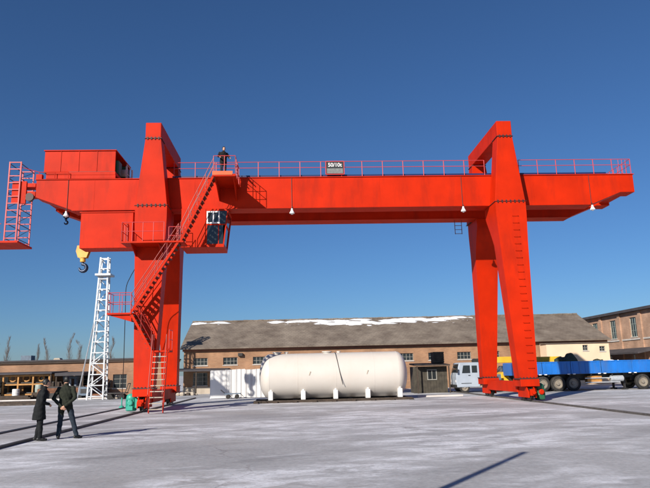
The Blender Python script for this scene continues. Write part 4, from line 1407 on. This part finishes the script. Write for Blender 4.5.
for z in (.45, 1.25, 1.95):
    for y in (53.6, 54.6):
        MB().box(-23.94, -20.36, y - .05, y + .05, z - .06, z + .06).build('shelf_beam', ORANGEST, rk)
for k in range(7):
    y = 53.75 + .11 * k
    MB().tube((-24.6, y, 1.37), (-19.9, y, 1.37), .05, 8).build('pipe', RUST if k % 2 else DARKST, rk, smooth=True)
for k in range(6):
    y = 53.75 + .13 * k
    MB().tube((-24.4, y, .56), (-20.1, y, .56), .055, 8).build('pipe', DARKST, rk, smooth=True)
for k, (x, r_) in enumerate(((-23.4, .26), (-22.3, .28), (-21.1, .22))):
    rl = root('steel_coil', (x, 54.1, 1.42), ('rust-brown coil, leftmost on the orange rack', 'rust-brown coil in the middle of the orange rack', 'smaller coil, rightmost on the orange rack')[k], 'coil', 'coils on the rack')
    a_ = MB()
    for j in range(20):
        t0, t1 = 2 * pi * j / 20, 2 * pi * (j + 1) / 20
        a_.cone((x + r_ * math.cos(t0), 54.0, 1.42 + r_ + .07 + r_ * math.sin(t0)), (x + r_ * math.cos(t1), 54.0, 1.42 + r_ + .07 + r_ * math.sin(t1)), .07, .07, 7)
    a_.build('windings', ORANGEST, rl, smooth=True)
dr = root('white_drum', (-22.75, 53.2, 0), 'white drum standing before the orange rack', 'drum')
MB().lathe((-22.75, 53.2, 0), (0, 0, 1), [(0, .27), (.04, .29), (.28, .28), (.3, .3), (.32, .28), (.6, .28), (.62, .3), (.64, .28), (.88, .29), (.9, .27)], 24).build('drum_body', WHITE, dr, smooth=True)
MB().lathe((-22.75, 53.2, .9), (0, 0, 1), [(0, .24), (.012, .24)], 20).build('drum_lid', KERB, dr)
dr = root('pale_green_barrel', (-21.0, 53.3, 0), 'pale yellow-green barrel right of the white drum', 'barrel')
MB().lathe((-21.0, 53.3, .6), (0, 0, 1), [(0, .24), (.04, .27), (.3, .28), (.58, .27), (.62, .24)], 20).build('barrel_body', PALEBL, dr, smooth=True)
MB().box(-21.4, -20.6, 52.95, 53.55, 0, .6).build('barrel_stand', WOOD, dr)
cbn = root('control_cabinet', (-24.9, 53.2, 0), 'pale grey-green steel cabinet at the left edge under the canopy', 'cabinet')
MB().box(-25.6, -24.25, 52.9, 53.7, .1, 1.75).build('body', PALEBL, cbn, bevel=0.02)
for x in (-25.55, -24.9):
    MB().box(x, x + .6, 52.875, 52.897, .2, 1.65).build('door', PALEBL, cbn)
MB().box(-25.5, -25.3, 52.85, 52.873, 1.0, 1.2).box(-24.55, -24.35, 52.85, 52.873, 1.0, 1.2).build('vent', DARKST, cbn)
MB().box(-25.6, -24.25, 52.95, 53.65, 0, .097).build('plinth', DARKST, cbn)
# stacked timber and scrap
def stack(name, x0, x1, y, n, label, M1, M2, h0=0.0, seed=1):
    rnd = random.Random(seed)
    t = root(name, ((x0 + x1) / 2, y, h0), label, 'stack')
    for k in range(n):
        z = h0 + .13 * (k // 3)
        yy = y + .3 * (k % 3)
        xa = x0 + rnd.uniform(-.25, .25)
        xb = x1 + rnd.uniform(-.25, .25)
        MB().box(xa, xb, yy, yy + .26, z + .003, z + .127).build('beam', M1 if rnd.random() < .6 else M2, t)
    return t
stack('beam_stack', -20.2, -17.2, 52.5, 24, 'stack of dark steel beams behind the standing men', DARKST, RUST, seed=2)
stack('timber_stack', -24.5, -21.2, 52.2, 9, 'low stack of dark timbers before the orange rack', WOOD, DEBRIS, seed=4)
stack('scrap_beam_pile', -20.5, -16.6, 42.6, 6, 'low pile of dark scrap beams on the ground at the left edge', DEBRIS, WOOD, seed=6)
mg = root('welding_machine', (-17.1, 52.6, 0), 'dull blue welding machine on wheels beside the lattice ladder', 'machine')
MB().box(-17.5, -16.6, 52.3, 53.0, .25, .95).build('housing', CLUTTER, mg, bevel=0.04)
MB().box(-17.3, -16.8, 52.27, 52.297, .45, .8).build('front_panel', DARKST, mg)
MB().path([(-17.45, 52.4, .95), (-17.45, 52.4, 1.2), (-17.45, 52.9, 1.2), (-17.45, 52.9, .95)], .02).build('handle', DARKST, mg)
for x in (-17.35, -16.75):
    MB().lathe((x, 52.3, .16), (0, 1, 0), [(0, .16), (.06, .16)], 14).build('wheel', RUBBER, mg)
    MB().lathe((x, 52.94, .16), (0, 1, 0), [(0, .16), (.06, .16)], 14).build('wheel', RUBBER, mg)
wd = root('cable_reel', (-19.7, 54.0, 0), 'dark round cable reel standing behind the beam stack', 'cable reel')
for s in (-.3, .3):
    MB().lathe((-19.75, 54.0 + s - .03, .72), (0, 1, 0), [(0, .7), (.06, .7)], 28).build('reel_disc', WOOD, wd)
MB().lathe((-19.75, 53.73, .72), (0, 1, 0), [(0, .4), (.54, .4)], 24).build('cable_winding', BLACKC, wd, smooth=True)
# more yard clutter under the canopies
def drum(x, y, M, lb):
    d = root('oil_drum', (x, y, 0), lb, 'drum', 'oil drums by the shed')
    MB().lathe((x, y, 0), (0, 0, 1), [(0, .27), (.04, .29), (.28, .28), (.3, .3), (.32, .28), (.6, .28), (.62, .3), (.64, .28), (.86, .29), (.88, .27)], 20).build('drum_body', M, d, smooth=True)
    MB().lathe((x, y, .88), (0, 0, 1), [(0, .25), (.01, .25)], 16).build('drum_lid', DARKST, d)
drum(-17.9, 53.6, CLUTTER, 'dull blue oil drum, left one of the pair by the lattice ladder')
drum(-17.25, 53.9, RUST, 'rusty brown oil drum, right one of the pair by the lattice ladder')
drum(-20.35, 52.2, RUST, 'rusty oil drum beside the steel beam stack')
pr = root('old_press', (-18.9, 54.6, 0), 'dark old workshop press standing under the small canopy', 'machine')
MB().box(-19.5, -18.3, 54.2, 55.2, 0, .5).build('bed', DARKST, pr, bevel=0.03)
for x in (-19.4, -18.55):
    MB().box(x, x + .18, 54.4, 54.9, .503, 1.6).build('column', CLUTTER, pr)
MB().box(-19.5, -18.3, 54.35, 54.95, 1.603, 1.84).build('head', CLUTTER, pr, bevel=0.03)
MB().lathe((-18.95, 54.65, .9), (0, 0, 1), [(0, .2), (.1, .2), (.12, .1), (.7, .1)], 14).build('ram', STEEL, pr, smooth=True)
for k, (x, y, w_, h_, lb) in enumerate(((-24.2, 54.9, 1.2, 1.3, 'tall dark wooden crate behind the orange rack, left one'), (-22.4, 55.3, 1.5, 1.0, 'wide dark wooden crate behind the middle of the orange rack'), (-20.6, 55.0, .9, 1.5, 'narrow dark wooden crate behind the right end of the orange rack'))):
    cr7 = root('wooden_crate', (x, y, 0), lb, 'crate', 'crates behind the rack')
    MB().box(x - w_ / 2 + .03, x + w_ / 2 - .03, y + .03, y + .8, 0, h_ - .02).build('crate_core', WOOD, cr7)
    for j in range(int(h_ / .2)):
        MB().box(x - w_ / 2, x + w_ / 2, y, y + .025, .02 + j * .2, .19 + j * .2).build('slat', SHEDW, cr7)
sh_ = root('sheet_metal_stack', (-16.9, 55, 0), 'leaning stack of dark steel sheets against the low shed', 'stack')
for k in range(4):
    MB().hexa([(-17.6 + .1 * k, 55.6 + .1 * k, 0), (-16.5 + .1 * k, 55.6 + .1 * k, 0), (-16.5 + .1 * k, 55.63 + .1 * k, 0), (-17.6 + .1 * k, 55.63 + .1 * k, 0),
               (-17.6 + .1 * k, 56.5 + .1 * k, 1.7 - .1 * k), (-16.5 + .1 * k, 56.5 + .1 * k, 1.7 - .1 * k), (-16.5 + .1 * k, 56.53 + .1 * k, 1.7 - .1 * k), (-17.6 + .1 * k, 56.53 + .1 * k, 1.7 - .1 * k)]).build('sheet', DARKST if k % 2 else RUST, sh_)
# flat cart at the foot of the crane's background
fcart = root('flat_cart', (-14.1, 49.6, 0), 'flat steel cart with raised end rail beside the lattice ladder', 'cart')
MB().box(-14.35, -12.9, 49.2, 50.0, .42, .5).build('deck', DARKST, fcart)
MB().path([(-12.95, 49.25, .5), (-12.75, 49.25, 1.15), (-12.75, 49.95, 1.15), (-12.95, 49.95, .5)], .035).path([(-12.85, 49.25, .85), (-14.3, 49.25, .85), (-14.35, 49.25, .5)], .025).build('end_rail', DARKST, fcart)
for x in (-14.1, -13.2):
    for y in (49.22, 49.9):
        MB().lathe((x, y, .2), (0, 1, 0), [(0, .2), (.07, .2)], 16).tube((x, y + .035, .2), (x, y + .035, .43), .03).build('wheel', RUBBER, fcart)
gp = root('gate_post', (-12.0, 49.0, 0), 'grey-green gate post left of the near crane leg', 'post')
MB().box(-12.12, -11.88, 48.88, 49.12, 0, 2.0).build('shaft', PALEBL, gp)
MB().prism_xz([(-12.2, 2.003), (-11.8, 2.003), (-12.0, 2.15)], 48.8, 49.2).build('cap', GREYPL, gp)
for k, (x, y, lb) in enumerate(((-13.6, 51.2, 'grey rubble heap behind the flat cart'), (-9.4, 54.6, 'grey rubble heap under the canopy at the workshop corner'), (-11.6, 53.0, 'grey rubble heap between the left legs of the crane'))):
    rnd = random.Random(k)
    t = root('rubble_heap', (x, y, 0), lb, 'rubble')
    for j in range(16):
        cx_, cy_ = x + rnd.gauss(0, .5), y + rnd.gauss(0, .25)
        s = rnd.uniform(.1, .26)
        mb = MB().ball((cx_, cy_, s * .5), s, s * rnd.uniform(.7, 1.1), s * .75, 6, 4)
        mb.build('stone', GREYPL if j % 3 else DEBRIS, t)

# ---- utility pole beside the photographer, its shadow crosses the foreground
up_ = root('utility_pole', (-2.35, 2.95, 0), 'slim grey utility pole standing just outside the left of the picture', 'pole')
MB().cone((-2.35, 2.95, 0), (-2.35, 2.95, 5.9), .09, .065, 14).build('shaft', GREYPL, up_, smooth=True)
MB().lathe((-2.35, 2.95, 5.903), (0, 0, 1), [(0, .075), (.03, .075), (.06, .03)], 12).build('cap', DARKST, up_)
# ================================================================== PEOPLE
def person(loc, rz, label, J, mats, hands, height=1.74, voxel=.012, hem=.13):
    """J: joint dict in local metres (faces +Y). One fused surface, materials by body region."""
    mb = MB()
    seg = []        # (a, b, ra, rb, tag)
    def limb(a, b, ra, rb, tg):
        a, b = Vector(a), Vector(b)
        mb.cone(a, b, ra, rb, 14)
        mb.ball(a, ra, ra, ra, 14, 9)
        mb.ball(b, rb, rb, rb, 14, 9)
        seg.append((a, b, ra, rb, tg))
    def loft(secs, tg):          # secs: (centre, rx, ry)
        n = 20
        vs, fs = [], []
        for c, rx, ry in secs:
            for i in range(n):
                t = 2 * pi * i / n
                vs.append((c[0] + rx * math.cos(t), c[1] + ry * math.sin(t), c[2]))
        for k in range(len(secs) - 1):
            for i in range(n):
                fs.append((k * n + i, k * n + (i + 1) % n, (k + 1) * n + (i + 1) % n, (k + 1) * n + i))
        fs += [tuple(range(n - 1, -1, -1)), tuple((len(secs) - 1) * n + i for i in range(n))]
        mb.add(vs, fs)
        for (c0, a0, b0), (c1, a1, b1) in zip(secs[:-1], secs[1:]):
            seg.append((Vector(c0), Vector(c1), (a0 + b0) / 2, (a1 + b1) / 2, tg))
    P, C, N, H = (Vector(J[k]) for k in ('pelvis', 'chest', 'neck', 'head'))
    loft([(P + Vector((0, 0, -.14)), .195, .15), (P + Vector((0, 0, -.02)), .192, .148), (P.lerp(C, .45), .178, .132), (C, .215, .145), (C.lerp(N, .55), .205, .13), (C.lerp(N, .85), .12, .085), (N, .07, .068)], 'top')
    if hem > .2:      # long coat skirt
        loft([(P + Vector((0, 0, -hem)), .215, .19), (P + Vector((0, 0, -.1)), .2, .16), (P, .19, .15)], 'top')
    limb(N - Vector((0, 0, .03)), N.lerp(H, .5), .062, .055, 'skin')
    # head: skull, jaw, nose, ears
    hd = J.get('look', 0.0)
    q = Matrix.Rotation(hd, 3, 'Z')
    def hp(v): return H + q @ Vector(v)
    sk = MB().ball((0, 0, .03), .076, .096, .105, 18, 12).ball((0, .03, -.055), .055, .07, .065, 14, 8)
    sk.cone((0, .085, .015), (0, .118, -.022), .009, .017, 8)
    sk.ball((0, .112, -.022), .016, .014, .012, 8, 6)
    sk.ball((0, .098, -.062), .022, .01, .006, 8, 5)
    for s in (-1, 1):
        sk.ball((s * .082, -.005, -.005), .012, .024, .034, 8, 6)
        sk.ball((s * .032, .083, .025), .014, .012, .01, 8, 5)
    mb.add([hp(v) for v in sk.v], sk.f)
    hr = MB().ball((0, -.014, .05), .084, .1, .1, 18, 12)
    mb.add([hp(v) for v in hr.v], hr.f)
    seg.append((hp((0, .05, -.06)), hp((0, .05, .0)), .062, .066, 'skin'))
    seg.append((hp((0, -.03, .055)), hp((0, -.01, .085)), .098, .085, 'hair'))
    for s, k in ((-1, 'l'), (1, 'r')):
        sh, el, wr = Vector(J['sh_' + k]), Vector(J['el_' + k]), Vector(J['wr_' + k])
        limb(sh, el, .064, .052, 'top')
        limb(el, wr, .052, .04, 'top')
        # hand: palm + five bent fingers
        pd = Vector(hands[k][0]).normalized()
        pn = Vector(hands[k][1]).normalized()          # palm normal, fingers curl towards it
        ps = pd.cross(pn).normalized()
        pc = wr + pd * .085
        limb(wr + pd * .01, wr + pd * .045, .03, .032, 'skin')
        for u_ in (-.026, -.009, .009, .026):
            limb(wr + pd * .035 + ps * u_ * .7, wr + pd * .095 + ps * u_, .016, .014, 'skin')
        for u_, L in ((-.03, .062), (-.01, .078), (.01, .083), (.03, .074)):
            a = wr + pd * .095 + ps * u_
            b = a + pd * L * .5 + pn * L * .2
            c = b + pd * L * .3 + pn * L * .42
            limb(a, b, .0115, .0105, 'skin')
            limb(b, c, .0105, .009, 'skin')
        t0 = wr + pd * .04 + ps * .03
        t1 = t0 + pd * .03 + ps * .03 + pn * .01
        limb(t0, t1, .015, .0125, 'skin')
        limb(t1, t1 + pd * .032 + pn * .012, .0125, .0105, 'skin')
        hp_, kn, an = Vector(J['hip_' + k]), Vector(J['kn_' + k]), Vector(J['an_' + k])
        limb(hp_, kn, .098, .07, 'pants')
        limb(kn, kn.lerp(an, .3), .068, .07, 'pants')
        limb(kn.lerp(an, .3), an + (kn - an) * .05, .07, .062, 'pants')
        fd = Vector(J['ft_' + k])
        limb(Vector((an.x, an.y, .055)) - fd * .05, Vector((an.x, an.y, .05)) + fd * .09, .046, .046, 'shoe')
        limb(Vector((an.x, an.y, .04)) + fd * .08, Vector((an.x, an.y, .034)) + fd * .17, .046, .034, 'shoe')
    me = bpy.data.meshes.new('person')
    me.from_pydata(mb.v, [], mb.f)
    bm = bmesh.new()
    bm.from_mesh(me)
    bmesh.ops.recalc_face_normals(bm, faces=bm.faces)
    bm.to_mesh(me)
    bm.free()
    tmp = bpy.data.objects.new('tmp', me)
    COL.objects.link(tmp)
    md = tmp.modifiers.new('r', 'REMESH')
    md.mode = 'VOXEL'
    md.voxel_size = voxel
    sm = tmp.modifiers.new('s', 'SMOOTH')
    sm.factor = .5
    sm.iterations = 3
    dg = bpy.context.evaluated_depsgraph_get()
    m2 = bpy.data.meshes.new_from_object(tmp.evaluated_get(dg))
    m2.name = 'person'
    bpy.data.objects.remove(tmp)
    m2.materials.clear()
    keys = list(mats)
    for k in keys:
        m2.materials.append(mats[k])
    # clothing folds: gentle displacement on cloth, then material index by nearest body region
    import numpy as np
    nf = len(m2.polygons)
    ce = np.empty(nf * 3, np.float32)
    m2.polygons.foreach_get('center', ce)
    ce = ce.reshape(-1, 3)
    best = np.full(nf, 1e9)
    tgi = np.zeros(nf, int)
    for a, b, ra, rb, t in seg:
        A, AB = np.array(a), np.array(b - a)
        f = np.clip(((ce - A) @ AB) / max(1e-9, float(AB @ AB)), 0, 1)
        d = np.linalg.norm(ce - (A + f[:, None] * AB), axis=1) - (ra + (rb - ra) * f)
        w_ = d < best
        best[w_] = d[w_]
        tgi[w_] = keys.index(t)
    tgi[(tgi == keys.index('pants')) & (ce[:, 2] > P.z - hem)] = keys.index('top')
    idx = tgi.tolist()
    m2.polygons.foreach_set('material_index', idx)
    m2.polygons.foreach_set('use_smooth', [True] * len(idx))
    vtag = {}
    for p, i in zip(m2.polygons, idx):
        for v in p.vertices: vtag[v] = keys[i]
    for v in m2.vertices:
        if vtag.get(v.index) in ('top', 'pants'):
            x, y, z = v.co
            v.co += v.normal * (.004 * math.sin(26 * z + 14 * x + 5 * math.sin(9 * x + 4 * y)) + .0025 * math.sin(47 * z - 31 * y + 17 * x))
    o = bpy.data.objects.new('person', m2)
    COL.objects.link(o)
    zs = min(v.co.z for v in m2.vertices)
    k = height / (max(v.co.z for v in m2.vertices) - zs)
    o.scale = (k, k, k)
    o.location = (loc[0], loc[1], loc[2] - zs * k)
    o.rotation_euler = (0, 0, rz)
    return tag(o, label, 'person', 'people')
base = dict(pelvis=(0, 0, .95), chest=(0, .01, 1.28), neck=(0, 0, 1.5), head=(0, .02, 1.63),
            sh_l=(-.2, 0, 1.4), sh_r=(.2, 0, 1.4), el_l=(-.26, -.02, 1.12), el_r=(.26, -.02, 1.12), wr_l=(-.25, .08, .88), wr_r=(.25, .08, .88),
            hip_l=(-.09, 0, .9), hip_r=(.09, 0, .9), kn_l=(-.1, .02, .5), kn_r=(.1, .02, .5), an_l=(-.1, -.02, .09), an_r=(.1, -.02, .09),
            ft_l=(-.15, 1, 0), ft_r=(.15, 1, 0))
# man in the long dark coat: hands in front, leaning a little forward
J1 = dict(base)
J1.update(chest=(0, .05, 1.27), neck=(0, .09, 1.48), head=(0, .14, 1.6), sh_l=(-.19, .06, 1.38), sh_r=(.19, .06, 1.38), el_l=(-.25, .02, 1.1), el_r=(.25, .02, 1.1),
          wr_l=(-.14, .22, 1.02), wr_r=(.14, .22, 1.02), kn_l=(-.08, .03, .5), kn_r=(.09, .04, .5), an_l=(-.08, -.03, .09), an_r=(.1, .04, .09), look=-.2)
h1 = {'l': ((.8, .5, -.2), (0, -.3, -1)), 'r': ((-.8, .5, -.2), (0, -.3, -1))}
person((-7.05, 18.05, 0), math.radians(-62), 'man in a long dark coat seen from the side, standing left of the other man', J1,
       {'top': CLOTH1, 'pants': CLOTH1, 'skin': SKIN, 'hair': HAIR, 'shoe': SHOE}, h1, 1.66, hem=.36)
# man with legs apart and hands clasped behind his back
J2 = dict(base)
J2.update(wr_l=(-.06, -.19, .9), wr_r=(.05, -.2, .92), el_l=(-.3, -.13, 1.13), el_r=(.3, -.13, 1.13), chest=(0, .03, 1.27), neck=(-.01, .05, 1.49), head=(-.03, .09, 1.61),
          kn_l=(-.13, .05, .5), kn_r=(.23, .0, .5), an_l=(-.15, .0, .09), an_r=(.36, -.05, .09), hip_l=(-.1, 0, .9), hip_r=(.11, 0, .9), ft_l=(-.25, 1, 0), ft_r=(.65, .8, 0), look=.5)
h2 = {'l': ((.75, -.1, -.55), (0, 1, .2)), 'r': ((-.75, -.1, -.55), (0, 1, .2))}
person((-6.5, 18.45, 0), math.radians(4), 'man in dark green jacket standing legs apart with hands clasped behind his back', J2,
       {'top': CLOTH2, 'pants': JEANS, 'skin': SKIN, 'hair': HAIR, 'shoe': SHOE}, h2, 1.72)
# worker on the top landing of the crane
J3 = dict(base)
J3.update(el_l=(-.3, .1, 1.16), el_r=(.3, .1, 1.16), wr_l=(-.27, .33, 1.06), wr_r=(.27, .33, 1.06), chest=(0, .04, 1.27), neck=(0, .07, 1.49), head=(0, .11, 1.61))
h3 = {'l': ((0, .9, -.25), (0, -.3, -1)), 'r': ((0, .9, -.25), (0, -.3, -1))}
person((-3.55, 30.6, 11.42), math.radians(200), 'worker in dark clothes standing at the railing on top of the crane stairs', J3,
       {'top': CLOTH1, 'pants': JEANS, 'skin': SKIN, 'hair': HAIR, 'shoe': SHOE}, h3, 1.68, .016)
